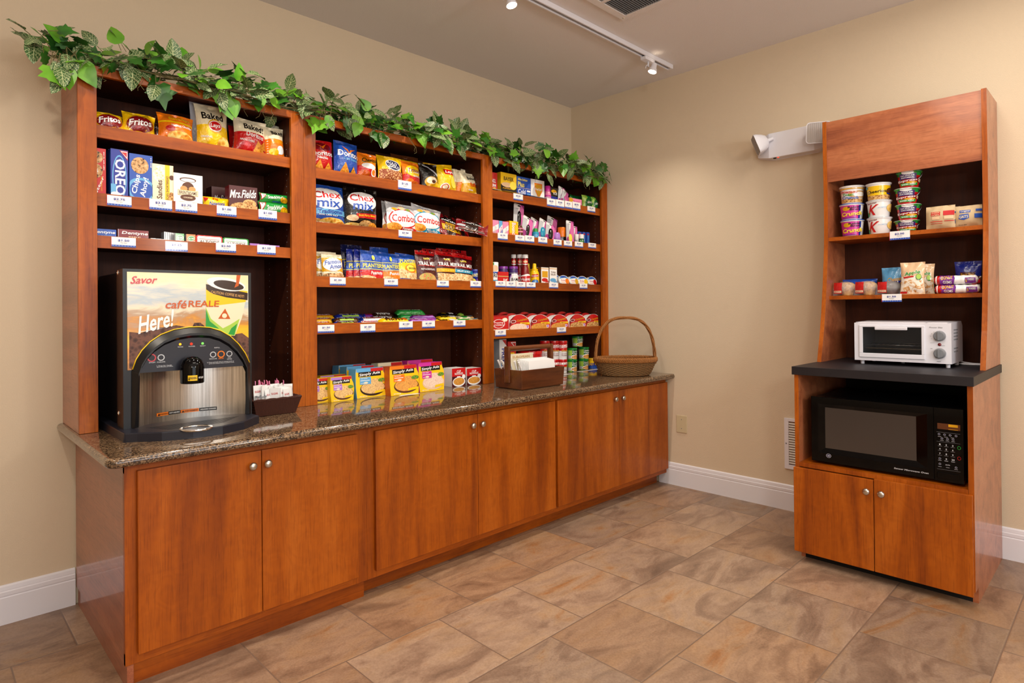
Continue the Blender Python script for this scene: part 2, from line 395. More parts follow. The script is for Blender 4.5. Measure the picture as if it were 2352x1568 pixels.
# ------------------------------------------------------------------ printed artwork: flat shapes and lettering laid on a package's own surface
PAL = dict(wht='f2f2f2', crm='efe4c4', blk='0c0a0a', gry='8a8a90', lgr='c3c6cc', red='c41418', drd='7c0f16', mar='4a0d14', org='ee7a12', dor='c4560f', yel='f6c80e', gld='d8a010', lem='f3e04a',
  blu='1f4fb0', dbl='182c94', sky='5fa8dc', nvy='141a4a', grn='1e9a3c', dgr='0f6a2c', lim='a8d050', pnk='f08cb4', mag='cc2f9c', pur='7a2c96', lil='b07ad0', brn='5a2f16', tan='c99a5c', cho='2c140c', slv='b9bcc4', rose='dc6cb0', plum='98307e', teal='1d93b8', kraft='cdb48c', ppl='3c2268', flesh='e8c49c')
def pm(c, fin):
    k = c+'_'+fin
    if k not in MATS:
        r, co = {'paper': (.42, .25), 'foil': (.24, .5), 'matte': (.6, 0), 'plast': (.22, .3)}[fin]
        m = N(k, r, 0, co, .08).col(PAL[c])
        if fin == 'foil': m.bump(m.noise(m.coord(), 26, 3, .5, 1.2), .55, .012)
    return k
def food(name, stops, scale, kind='vor', rough=.5, dist=0):
    m = N(name, rough); v = m.coord()
    if kind == 'vor':
        a = m.n('ShaderNodeTexVoronoi'); a.inputs['Scale'].default_value = scale; m.l(v, a.inputs['Vector']); f = a.outputs['Distance']
        b = m.n('ShaderNodeSeparateColor'); m.l(a.outputs['Color'], b.inputs[0]); f = m.math('ADD', m.math('MULTIPLY', f, .8), m.math('MULTIPLY', b.outputs[0], .45))
    elif kind == 'edge':
        a = m.n('ShaderNodeTexVoronoi', feature='DISTANCE_TO_EDGE'); a.inputs['Scale'].default_value = scale; m.l(v, a.inputs['Vector']); f = a.outputs['Distance']
    elif kind == 'wave':
        a = m.n('ShaderNodeTexWave', wave_type='RINGS'); a.inputs['Scale'].default_value = scale; a.inputs['Distortion'].default_value = dist; a.inputs['Detail'].default_value = 2; a.inputs['Detail Scale'].default_value = 2.2
        m.l(v, a.inputs['Vector']); f = a.outputs['Fac']
    else: f = m.noise(v, scale, 4, .6, dist)
    m.col(m.ramp(f, stops))
food('noodle', [(.30, 'a85818'), (.36, 'f8dc9c'), (.40, 'eab060'), (.43, 'f8dc9c'), (.47, 'a85818'), (.50, 'f8dc9c'), (.54, 'eab060'), (.57, 'f8dc9c'), (.62, 'a85818'), (.68, 'f8dc9c')], 42, 'noi', .4, 1.6)
food('noodle_pale', [(.30, 'd09474'), (.36, 'fbe8d8'), (.40, 'f0cdb0'), (.43, 'fbe8d8'), (.47, 'd09474'), (.50, 'fbe8d8'), (.54, 'f0cdb0'), (.57, 'fbe8d8'), (.62, 'd09474'), (.68, 'fbe8d8')], 42, 'noi', .4, 1.6)
food('noodle_red', [(.30, 'a83c08'), (.36, 'f8c468'), (.40, 'ea8420'), (.43, 'f8c468'), (.47, 'a83c08'), (.50, 'f8c468'), (.54, 'ea8420'), (.57, 'f8c468'), (.62, 'a83c08'), (.68, 'f8c468')], 42, 'noi', .4, 1.6)
food('chips', [(.15, 'c47818'), (.45, 'e8b040'), (.8, 'f6d27c')], 55)
food('tortilla', [(.3, 'b8600c'), (.5, 'e89420'), (.7, 'f4bc48')], 90, 'noi')
food('pretzel', [(.05, '8c3c14'), (.13, 'b0602c'), (.2, 'e8c090'), (.3, 'd09858')], 62, 'edge')
food('nuts', [(.15, '7c4a24'), (.4, 'c89858'), (.8, 'ecd0a0')], 120)
food('candy_mix', [(.1, '5c2418'), (.3, 'd8b060'), (.5, '88a848'), (.7, 'e0a068'), (.9, 'c85838')], 130)
food('cookie', [(.36, '3a2010'), (.44, 'b88850'), (.6, 'd8b080'), (.75, 'e8c898')], 75, 'noi')
food('granola', [(.15, '5c3014'), (.4, 'b07838'), (.8, 'e0b878')], 110)
food('popcorn', [(.1, 'c8a860'), (.35, 'f0e0b0'), (.8, 'fcf8e8')], 120)
food('stew', [(.1, '6c2c10'), (.35, 'c07828'), (.6, 'e0a850'), (.85, 'f4d8a0')], 60, 'noi', .35, 2)
food('beans', [(.1, '120806'), (.35, '3c1e14'), (.8, '6c4434')], 60)
food('salad', [(.3, '2c6818'), (.5, '68a030'), (.66, 'c83020'), (.7, 'd8c860')], 70, 'noi')
food('icing', [(.3, 'b87838'), (.42, 'd8a060'), (.5, 'f4ecdc'), (.8, 'fbf7ef')], 38, 'noi', .4, 1.5)
food('donut', [(.1, 'a8a4a4'), (.3, 'f0eeee'), (.8, 'ffffff')], 45)
food('muffin', [(.3, '8c5420'), (.5, 'd8a048'), (.7, 'f0cc80')], 60, 'noi')
def sunrise():
    m = N('sunrise_print', .3, 0, .3, .06); tc = m.n('ShaderNodeTexCoord'); s = m.n('ShaderNodeSeparateXYZ'); m.l(tc.outputs['Object'], s.inputs[0])
    n = m.noise(m.coord((2, 1, 7)), 2.4, 5, .6, .6)
    f = m.math('ADD', s.outputs[2], m.math('MULTIPLY', m.math('SUBTRACT', n, .5), .22))
    m.col(m.ramp(m.math('MULTIPLY', m.math('SUBTRACT', f, .98), 2.0), [(.24, 'b0701c'), (.36, 'ee9c14'), (.46, 'f8c020'), (.54, 'f4b01c'), (.60, 'c88838'), (.65, 'b89878'), (.70, 'e8dcc0'), (.78, 'b4c2cc'), (.86, 'efe6cc'), (1, 'f4dfae')]))
sunrise()
_TX = {}
def text_tris(s):
    if s not in _TX:
        c = bpy.data.curves.new('t', 'FONT'); c.body = s; c.resolution_u = 2; c.offset = .02; c.align_x = 'LEFT'
        o = bpy.data.objects.new('t', c); COL.objects.link(o)
        dg = bpy.context.evaluated_depsgraph_get(); me = bpy.data.meshes.new_from_object(o.evaluated_get(dg))
        vs = [(v.co.x, v.co.y) for v in me.vertices]; me.calc_loop_triangles(); tr = [tuple(t.vertices) for t in me.loop_triangles]
        bpy.data.objects.remove(o); bpy.data.curves.remove(c); bpy.data.meshes.remove(me)
        x0 = min(v[0] for v in vs); x1 = max(v[0] for v in vs); y0 = min(v[1] for v in vs); y1 = max(v[1] for v in vs)
        w = max(x1-x0, 1e-6); h = max(y1-y0, 1e-6)
        _TX[s] = ([((x-x0)/w-.5, (y-y0)/h-.5) for x, y in vs], tr)
    return _TX[s]
def split_tris(vs, tr, lim):
    vs = list(vs); tr = list(tr); out = []; cache = {}
    def mid(a, b):
        k = (min(a, b), max(a, b))
        if k not in cache: vs.append(((vs[a][0]+vs[b][0])/2, (vs[a][1]+vs[b][1])/2)); cache[k] = len(vs)-1
        return cache[k]
    while tr:
        t = tr.pop(); e = [(math.dist(vs[t[i]], vs[t[(i+1) % 3]]), i) for i in range(3)]; m, i = max(e)
        if m <= lim: out.append(t); continue
        a, b, c = t[i], t[(i+1) % 3], t[(i+2) % 3]; q = mid(a, b); tr += [(a, q, c), (q, b, c)]
    return vs, out
def art(g, code, w, h, Sf, fin='paper', curved=0, off=.0006, step=.00012, clip=None):
    """code: 'r x0 y0 x1 y1 mat; e cx cy rx ry mat [rot]; p x,y x,y .. mat; t TEXT cx cy w h mat [rot shear]' in 0..1 units of the surface"""
    k = 0
    if curved: step = max(step, .0005)
    for item in code.split(';'):
        a = item.split()
        if not a: continue
        op = a[0]
        if op == 'r':
            x0, y0, x1, y1 = map(float, a[1:5]); mt = a[5]; vs = [(x0, y0), (x1, y0), (x1, y1), (x0, y1)]; tr = [(0, 1, 2), (0, 2, 3)]; vs = [(x*w, y*h) for x, y in vs]
        elif op == 'e':
            cx, cy, rx, ry = map(float, a[1:5]); mt = a[5]; q = math.radians(float(a[6])) if len(a) > 6 else 0; n = 24
            vs = [(cx*w, cy*h)]
            for i in range(n):
                X, Y = rx*w*math.cos(2*PI*i/n), ry*h*math.sin(2*PI*i/n); vs.append((cx*w+X*math.cos(q)-Y*math.sin(q), cy*h+X*math.sin(q)+Y*math.cos(q)))
            tr = [(0, i+1, (i+1) % n+1) for i in range(n)]
        elif op == 'p':
            mt = a[-1]; vs = [(float(p.split(',')[0])*w, float(p.split(',')[1])*h) for p in a[1:-1]]
            tr = [tuple(t) for t in tessellate_polygon([[Vector((x, y, 0)) for x, y in vs]])]
        elif op == 't':
            cx, cy, tw, th = map(float, a[2:6]); mt = a[6]; q = math.radians(float(a[7])) if len(a) > 7 else 0; sh = float(a[8]) if len(a) > 8 else 0
            tv, tr = text_tris(a[1].replace('_', ' ')); vs = []
            # tw, th: fraction of the surface width and height before turning (turned text: tw of the height, th of the width)
            sw, sh_ = (tw*w, th*h) if abs(math.sin(q)) < .7 else (tw*h, th*w)
            for x, y in tv:
                X, Y = (x+sh*y*(sh_/max(sw, 1e-6)))*sw, y*sh_
                vs.append((cx*w+X*math.cos(q)-Y*math.sin(q), cy*h+X*math.sin(q)+Y*math.cos(q)))
        mt = mt if mt in MATS else pm(mt, fin)
        if curved: vs, tr = split_tris(vs, tr, curved)
        k += 1; o = off+step*k
        P = [Sf(min(max(x/w, 0), 1), min(max(y/h, 0), 1), o) for x, y in vs]
        fl = []
        for t in tr:
            (x0, y0), (x1, y1), (x2, y2) = vs[t[0]], vs[t[1]], vs[t[2]]
            fl.append(t if (x1-x0)*(y2-y0)-(x2-x0)*(y1-y0) > 0 else t[::-1])
        g.add(P, fl, mt)
# ---- package bodies: local frame stands on z = 0, centred in x, front towards -y; each returns (mesh, surface function)
def b_box(w, h, d, base, fin, side=None, top=0):
    g = G().box(-w/2, w/2, 0, d, 0, h, pm(base, fin))
    if side:
        for i in range(len(g.f)): g.m[i] = g.mi(pm(side, fin)) if i in (3, 5) else g.m[i]
    return g, (lambda a, b, o: ((a-.5)*w, -o, b*h)), 0
def b_bag(w, h, d, base, fin, seed=0, crimp=.07, gusset=False, pin=.09):
    R = random.Random(seed); ph = [R.uniform(0, 6.28) for _ in range(6)]; am = R.uniform(.7, 1.2)
    def prof(a, b):
        bb = min(max((b-(0 if gusset else crimp))/(1-crimp-(0 if gusset else crimp)), 0), 1)
        v = (math.sin(PI*bb)**.55 if not gusset else (1-bb**3.2)**.6) if bb < 1 else 0
        if gusset and b < .02: v *= .92
        return v*max(0, 1-abs(2*a-1)**2.2)**.62
    def half(a, b):
        t = prof(a, b)
        wr = .0062*am*(math.sin(9*a+ph[0]+5*b)*math.sin(13*b+ph[1]) + .7*math.sin(21*a-9*b+ph[2]))*(abs(2*b-1)**1.5)*(1 if t > .02 else .3)
        return d/2*t + wr*.8
    def wide(b): return w*(1-pin*math.sin(PI*min(max(b, 0), 1))) if not gusset else w*(1-.05*b)
    def cr(a, b): return .004*math.sin(6*a+ph[3])*(max(0, b-.8)/.2)
    def Sf(a, b, o): return ((a-.5)*wide(b), -half(a, b)-o+cr(a, b), b*h)
    def Bk(a, b): return ((a-.5)*wide(b), half(1-a, b)*.9+.0006+cr(a, b), b*h)
    g = G(); nu, nv = (12, 14) if w > .09 else (8, 10)
    k0 = len(g.v); g.grid(lambda a, b: Sf(a, b, 0), nu, nv, pm(base, fin)); g.grid(lambda a, b: Bk(1-a, b), nu, nv, pm(base, fin))
    return g, Sf, .016
def b_outline(poly, w, h, d, base, fin):
    P = [((x-.5)*w, y*h) for x, y in poly]
    return G().prism(P, 'y', 0, d, pm(base, fin)), (lambda a, b, o: ((a-.5)*w, -o, b*h)), 0
def b_can(w, h, prof, base, fin):
    """prof: (radius fraction, height fraction) from the bottom up"""
    R = w/2; pts = [(r*R, z*h) for r, z in prof]
    g = G().lathe([(.0001, pts[0][1])]+pts+[(.0001, pts[-1][1])], pm(base, fin), 28, (0, 0, 0))
    def rad(z):
        for (r0, z0), (r1, z1) in zip(pts, pts[1:]):
            if z0 <= z <= z1 and z1 > z0: return r0+(r1-r0)*(z-z0)/(z1-z0)
        return pts[-1][0]
    def Sf(a, b, o):
        t = (a-.5)*PI*1.15; r = rad(b*h)+o; return (r*math.sin(t), -r*math.cos(t), b*h)
    return g, Sf, .012
NITEM = [0]
def put(name, label, cat, body, code, loc, rot=(0, 0, 0), group=None, fin='paper', smooth=40, parts=()):
    """one package: body mesh with its print, standing at loc"""
    g, Sf, curved = body[:3]; w, h = body[3], body[4]
    art(g, code, w, h, Sf, fin, curved)
    o = g.build(name, smooth=smooth); o.location = loc; o.rotation_euler = [math.radians(a) for a in rot]
    for pn, pg in parts: pg.build(pn, o, smooth=smooth)
    NITEM[0] += 1
    return tag(o, label, cat, group)
def B(kind, w, h, d, base, fin='paper', **k):
    f = {'box': b_box, 'bag': b_bag}[kind]; return f(w, h, d, base, fin, **k)+(w, h)

# ------------------------------------------------------------------ price tags on the shelf lips
TAGS = {}
def price_tag(price, where, px, plane, ax='y'):
    u0, v0, u1, v1 = px
    a = on(u0, (v0+v1)/2, ax, plane); b = on(u1, (v0+v1)/2, ax, plane); um = (u0+u1)/2
    zt, zb = on(um, v0, ax, plane)[2], on(um, v1, ax, plane)[2]
    w = (b-a).length; h = zt-zb; c = (a+b)/2
    key = (price, round(w, 2), round(h, 3))
    g = G().box(-w/2, w/2, 0, .0012, 0, h, pm('wht', 'paper'))
    art(g, 'r 0 0 1 .2 blu; r 0 0 .02 1 red;'+''.join('t * %.2f .1 .045 .1 wht;' % (.08+.12*i) for i in range(8))+'t %s .5 .66 .46 .24 dbl; t This_Item .5 .42 .26 .1 gry' % price, w, h, lambda x, y, o: ((x-.5)*w, -o, y*h), 'paper', 0, .0003, .0002)
    o = g.build('price_tag'); o.location = (c.x, c.y, zb)
    o.rotation_euler = (0, 0, 0 if ax == 'y' else -PI/2)
    return tag(o, 'price tag reading %s %s' % (price, where), 'price tag', 'price tags on the shelf edges')
TG = '''245 450 302 473 $2.75 under the tall dark blue cookie box
342 458 395 482 $3.25 under the tan shortbread box
402 464 453 487 $2.75 under the white cookie bag
497 473 543 496 $1.00 under the small yellow cookie pack
593 482 636 504 $1.00 under the two green cookie packs
255 545 312 567 $1.50 under the dark red gum box
379 555 431 577 $1.25 under the little mint boxes
495 558 542 579 $2.50 under the two mint tins
590 563 633 584 $1.25 on the lip right of the mint tins
914 415 945 436 $1.25 under the orange and red corn chip bag
915 529 946 546 $3.50 under the red and white pretzel snack bag
757 637 794 655 $1.50 under the cream cookie pouches
882 640 914 657 $3.50 under the blue nut pouches
1003 644 1031 659 $3.50 under the maroon trail mix pouches
1080 645 1105 660 $3.25 under the small blue nut can
729 746 768 764 $1.50 at the stile end of the candy bar shelf
827 744 862 763 $1.50 between the blue-brown and white candy bars
916 738 948 755 $1.50 under the yellow candy packets
969 737 999 753 $1.00 under the purple candy bars
1041 735 1069 750 $2.50 under the pale green snack bars
1179 445 1201 460 $3.00 under the yellow and blue medicine cartons
1256 456 1276 474 $6.25 under the pink liquid bottle
1276.5 459 1296 477 $2.00 under the pair of tilted pink cards, left tag
1297 462 1314 479 $2.25 under the pair of tilted pink cards, right tag
1314.5 464 1333 482 $3.75 under the pink tampon box
1349 474 1367 487 $2.75 under the green pad packs
1143 535 1166 551 $1.75 under the pink dryer sheet boxes
1183 540 1205 555 $2.25 under the tall hairbrush card
1205.5 541 1227 557 $1.50 under the black comb card
1236 544 1257 559 $2.50 under the long blue bottle card
1271 550 1290 564 $2.00 under the lavender deodorant
1295 553 1314 566 $2.50 under the yellow sewing card
1320 555 1339 568 $1.50 under the green mouthwash
1351 558 1369 570 $2.00 right of the blue toothpaste boxes
1138 645 1161.5 659 $3.75 under the red peanut butter box
1162 646 1184.5 660 $3.25 under the purple jelly jars
1185 647 1207 661 $3.00 under the ketchup
1208.5 648 1230 661 $3.00 under the mustard
1261 649 1282 662 $3.25 under the tuna boxes
1331 651 1349 663 $2.50 under the fruit cups
1137 757 1162 772 $1.00 under the pink popcorn boxes
1279 751 1300 764 $4.50 under the red meal trays'''
for ln in TG.split('\n'):
    p = ln.split(' ', 5); price_tag(p[4], p[5], [float(x) for x in p[:4]], -.3575)
price_tag('$2.00', 'under the oatmeal cup tower in the oven cabinet', (2043, 530, 2090, 550), -.3022, 'x')
price_tag('$1.50', 'under the muffins in the oven cabinet', (2025, 675, 2071, 693), -.3022, 'x')

# ------------------------------------------------------------------ coffee machine
def coffee():
    x0, x1, yf, zb, zt = -3.455, -2.958, -.60, CT+.001, 1.488
    t = thing('coffee_machine', 'black coffee machine with sunrise picture panel and steel splash back', 'coffee machine', ((x0+x1)/2, -.36, zb)); loc = (-(x0+x1)/2, .36, -zb)
    def Bq(n, g, **k): return g.build(n, t, loc=loc, **k)
    F = lambda cx, cy, y=yf: on(240+cx/3.646, 600+cy/3.646, 'y', y)
    Bq('body', G().box(x0+.012, x1-.012, -.50, -.10, zb+.03, zt-.008, 'black_plastic'), bevel=.006)
    arch = [(232, 905), (262, 820), (310, 745), (380, 672), (470, 612), (580, 570), (700, 550), (790, 547), (880, 553), (970, 580), (1050, 625), (1120, 690), (1175, 765), (1212, 845)]
    A = [F(*p) for p in arch]; A = [(p.x, p.z) for p in A]
    # housing front: frame plate with the arch cut out
    L, Rr = A[0], A[-1]
    plate = [(x0, zt)]+[(x0, zb+.03), (L[0]+.004, zb+.03)]+A+[(Rr[0]+.002, zb+.03), (x1, zb+.03), (x1, zt)]
    Bq('housing', G().prism(plate, 'y', yf+.002, -.499, 'black_plastic'))
    gx0, gx1, gz1 = x0+.014, x1-.014, zt-.012
    pic = [(gx0, gz1), (gx0, L[1]-.002), (L[0]-.003, L[1]-.002)]+A[1:-1]+[(Rr[0]+.002, Rr[1]-.002), (gx1, Rr[1]-.002), (gx1, gz1)]
    cx, cz = (x0+x1)/2, gz1
    pg = G().prism(pic, 'y', yf-.002, yf+.0015, 'sunrise_print')
    w, h = gx1-gx0, gz1-(L[1]-.01); z0 = gz1-h
    def q(cx_, cy_):
        p = F(cx_, cy_); return (p.x-gx0)/w, (p.z-z0)/h
    def poly(pts, m): return 'p '+' '.join('%.4f,%.4f' % q(*p) for p in pts)+' '+m+';'
    def ell(cx_, cy_, rx, ry, m, rot=0): a, b = q(cx_, cy_); return 'e %.4f %.4f %.4f %.4f %s %g;' % (a, b, rx/3.646/290*.97, ry/3.646/235*1.0, m, rot)
    def txt(s, x0_, y0_, x1_, y1_, m, rot=0, sh=0):
        a, b = q(x0_, y0_); c, d = q(x1_, y1_); return 't %s %.4f %.4f %.4f %.4f %s %g %g;' % (s, (a+c)/2, (b+d)/2, abs(c-a), abs(d-b), m, rot, sh)
    code = ''
    ol = arch[1:7]
    code += poly([(206, 895), (206, 590), (300, 600), (420, 560), (520, 548), (600, 535), (660, 545), (690, 551)]+arch[5::-1], 'beans')
    code += poly([(1212, 838), (1216, 640), (1150, 600), (1090, 610), (1052, 626), (1120, 690), (1175, 765)], 'beans')
    code += poly([(735, 547), (750, 515), (800, 512), (835, 540), (835, 549)], 'beans')
    code += poly([(848, 190), (1198, 230), (1085, 622), (1040, 612), (970, 578), (880, 551), (848, 548)], 'lem') if 0 else poly([(848, 215), (1197, 250), (1150, 470), (1090, 622), (1050, 622), (970, 577), (880, 551), (846, 548)], 'crm')
    code += poly([(848, 215), (1197, 250), (1180, 340), (850, 380)], 'yel')
    code += poly([(848, 385), (890, 480), (990, 560), (1050, 530), (1130, 480), (1090, 620), (1050, 622), (970, 577), (880, 551), (846, 548)], 'lim')
    code += poly([(848, 400), (880, 500), (960, 565), (900, 553), (846, 546)], 'grn')+poly([(1035, 608), (1060, 560), (1110, 520), (1085, 618)], 'grn')
    code += poly([(848, 190), (1198, 265), (1196, 325), (1020, 302), (900, 270), (850, 235)], 'cho')
    code += ell(1018, 192, 190, 60, 'wht', -9)+ell(1040, 200, 150, 42, 'cho', -9)
    code += poly([(1105, 112), (1138, 112), (1120, 205), (1085, 222), (1100, 180)], 'dor')
    code += txt('CAUTION:_COFFEE_IS_HOT!', 888, 262, 1168, 288, 'tan', -8)
    code += poly([(1008, 395), (1052, 482), (950, 480)], 'dor')+ell(1003, 455, 24, 22, 'crm')
    code += txt('café', 510, 325, 690, 395, 'dor', 0, .2)+txt('REALE', 702, 328, 958, 381, 'dor', 0, .1)
    code += txt('Savor', 222, 120, 440, 190, 'red', 2, .35)+poly([(255, 186), (450, 166), (250, 182)], 'red')
    code += txt('Here!', 282, 430, 580, 570, 'wht', 13, .3)+poly([(270, 598), (520, 552), (300, 588)], 'wht')
    art(pg, code, w, h, lambda a, b, o: (gx0+a*w, yf-.002-o, z0+b*h), 'plast', 0, .0003, .00006)
    Bq('picture_panel', pg)
    yl = G(); yl.tube([(p[0], yf-.004, p[1]) for p in A], .0022, pm('yel', 'plast'), 6); Bq('panel_trim', yl, smooth=True)
    # arch hood, control face, steel splash back
    def inset(k, dz=0):
        mx = sum(p[0] for p in A)/len(A); return [(p[0]+(mx-p[0])*k, p[1]-dz-(p[1]-L[1])*k*.6) for p in A]
    hood = G(); a1 = [(p[0], p[1]-.003) for p in A]; a2 = inset(.075, .014)
    n = len(A); vs = [(p[0], yf-.004, p[1]) for p in a1]+[(p[0], yf-.026, p[1]-.004) for p in a2]+[(p[0], yf-.026, p[1]-.014) for p in a2]+[(p[0], yf-.004, p[1]-.03) for p in a2]
    fs = [(r*n+i, r*n+i+1, (r+1)*n+i+1, (r+1)*n+i) for r in range(3) for i in range(n-1)]
    hood.add(vs, fs, 'black_plastic')
    for (s, e) in ((a1[0], a2[0]), (a1[-1], a2[-1])):
        d = 1 if s is a1[0] else -1
        hood.add([(s[0]-d*.002, yf-.004, s[1]), (e[0], yf-.026, e[1]-.004), (e[0]+d*.004, yf-.026, e[1]-.014), (e[0]-d*.012, yf-.014, zb+.036), (s[0]-d*.004, yf-.004, zb+.036), (e[0]+d*.004, yf-.004, zb+.036)],
                 [(0, 1, 3, 4), (1, 2, 5, 3)], 'black_plastic')
    Bq('arch_hood', hood, smooth=35)
    c0, c1 = F(285, 910, yf-.03), F(1150, 860, yf-.03); zc = 1.075
    ctl = [(a2[0][0]+.004, zc), ]+[(p[0]+(0), p[1]-.010) for p in a2[1:-1]]+[(a2[-1][0]-.004, zc)]
    cg = G().prism(ctl, 'y', yf-.012, yf-.002, 'navy_plastic')
    W0, Z0 = x0, 1.05; w, h = x1-x0, .45
    def P(cx_, cy_): p = F(cx_, cy_, yf-.012); return (p.x-x0)/w, (p.z-Z0)/h
    def ring(cx_, cy_, r, m): a, b = P(cx_, cy_); k = r/3.646/545; return 'e %.4f %.4f %.4f %.4f %s;e %.4f %.4f %.4f %.4f navy_plastic;' % (a, b, k/w, k/h, m, a, b, k/w*.72, k/h*.72)
    def lab(s, cx_, cy_, wd, m='lgr'): a, b = P(cx_, cy_); return 't %s %.4f %.4f %.4f %.4f %s;' % (s, a, b, wd/3.646/545/w, 9/3.646/545/h, m)
    code = ring(395, 808, 32, 'red')+ring(474, 805, 26, 'lgr')+ring(909, 780, 25, 'lgr')+ring(976, 777, 30, 'org')+ring(1045, 773, 25, 'lgr')
    code += lab('STOP!', 398, 847, 46)+lab('CARAFE', 473, 842, 60)+lab('RINSE', 636, 716, 40)+lab('POWER', 731, 711, 50)+lab('READY', 823, 707, 44)+lab('REFILL', 942, 722, 46)
    code += lab('REGULAR', 909, 815, 62)+lab('DECAF', 976, 812, 42, 'org')+lab('HOT', 1045, 806, 26)+lab('WATER', 1045, 818, 44)+lab('1._Press_for_Carafe', 500, 872, 110)+lab('and_choose_product', 505, 882, 118)+lab('2._Press_and_hold_when_in_manual_mode_or', 972, 840, 220)+lab('press_and_release_when_in_perfect_mode', 980, 851, 206)
    art(cg, code, w, h, lambda a, b, o: (x0+a*w, yf-.012-o, Z0+b*h), 'plast', 0, .0003, .0001)
    cf = Bq('control_panel', cg)
    for (px, py, m) in ((634, 694, 'led_amber'), (728, 691, 'led_red'), (822, 687, 'led_green')):
        p = F(px, py, yf-.0125); G().lathe([(.0001, -.004), (.004, -.003), (.005, .001)], m, 12, (p.x, p.y, p.z), 'y').build('indicator_light', cf, smooth=True)
    xs0, xs1 = a2[0][0]-.006, a2[-1][0]+.006
    sb = G().grid(lambda a, b: (xs0+(xs1-xs0)*a, -.585+.075*math.sin(PI*a)**.8, zb+.034+(zc-zb-.03)*b), 24, 2, 'brushed_steel')
    w, h = xs1-xs0, zc-zb-.03
    def Q(cx_, cy_): p = F(cx_, cy_, -.54); return (p.x-xs0)/w, (p.z-zb-.034)/h
    a, b = Q(440, 1330); c, d = Q(945, 1275)
    strip = ''
    for s, k0, k1, bg, fg in (('WARNING', 0, .2, 'org', 'blk'), ('HOT_LIQUIDS', .205, .4, 'blk', 'wht'), ('AVERTISSEMENT', .41, .71, 'org', 'blk'), ('LIQUIDES_CHAUDS', .72, 1, 'blk', 'wht')):
        xa, xb = a+(c-a)*k0, a+(c-a)*k1; strip += 'r %.4f .115 %.4f .175 %s;t %s %.4f .145 %.4f .03 %s;' % (xa, xb, bg, s, (xa+xb)/2+.012*(bg == 'org'), (xb-xa)*(.74 if bg == 'org' else .9), fg)
        if bg == 'org': strip += 'p %.4f,.125 %.4f,.165 %.4f,.125 blk;' % (xa+.006, xa+.02, xa+.034)
    art(sb, strip, w, h, lambda x, y, o: (xs0+w*x, -.585+.075*math.sin(PI*min(max(x, .001), .999))**.8-o, zb+.034+h*y), 'paper', .012, .001, .0002)
    Bq('splash_back', sb, smooth=True)
    nz = F(735, 900, yf-.05); ng = G().lathe([(.0001, .052), (.02, .049), (.036, .036), (.044, .016), (.045, 0), (.045, -.055), (.042, -.058), (.0001, -.058)], 'black_gloss', 28, (nz.x, nz.y, nz.z))
    art(ng, 'r .18 .1 .5 .3 yel; t WARNING .36 .2 .24 .1 blk; p .2,.13 .225,.27 .25,.13 blk; t HOT_LIQUID .64 .2 .2 .08 wht', .14, .11, lambda a, b, o: (nz.x+(.0452+o)*math.sin((a-.45)*2.4), nz.y-(.0452+o)*math.cos((a-.45)*2.4), nz.z-.056+b*.11), 'paper', .01, .0003, .0002)
    Bq('nozzle', ng, smooth=40)
    tr = [(x0-.018, -.16), (x0-.018, -.692), (x0+.02, -.715), (x0+.09, -.768), (x0+.19, -.805), (x0+.30, -.806), (x0+.40, -.765), (x1-.03, -.70), (x1+.002, -.672), (x1+.002, -.16)]
    tg_ = Bq('drip_tray', G().prism(tr, 'z', zb, zb+.034, 'navy_plastic'), bevel=.004)
    r0 = on(240+770/3.646, 600+1395/3.646, 'z', zb+.036)
    ring_ = [(r0.x+.055*math.cos(a*PI/14), r0.y+.055*math.sin(a*PI/14), zb+.0355) for a in range(28)]
    G().tube(ring_, .005, 'chrome', 6, True).build('drip_ring', tg_, smooth=True)
    sl = G()
    for k in range(9):
        yy = -.63-.013*k; sl.box(x0+.07+.006*k, x1-.07-.012*k, yy-.002, yy+.002, zb+.0341, zb+.0348, 'black_plastic')
    sl.build('drip_slots', tg_)
    for z in (zt-.012, zb+.09):
        Bq('lock_screw', G().lathe([(.0001, -.016), (.010, -.013), (.010, -.004), (.005, 0)], 'chrome', 16, (x0+.0118, -.52, z), 'x'), smooth=30)
coffee()

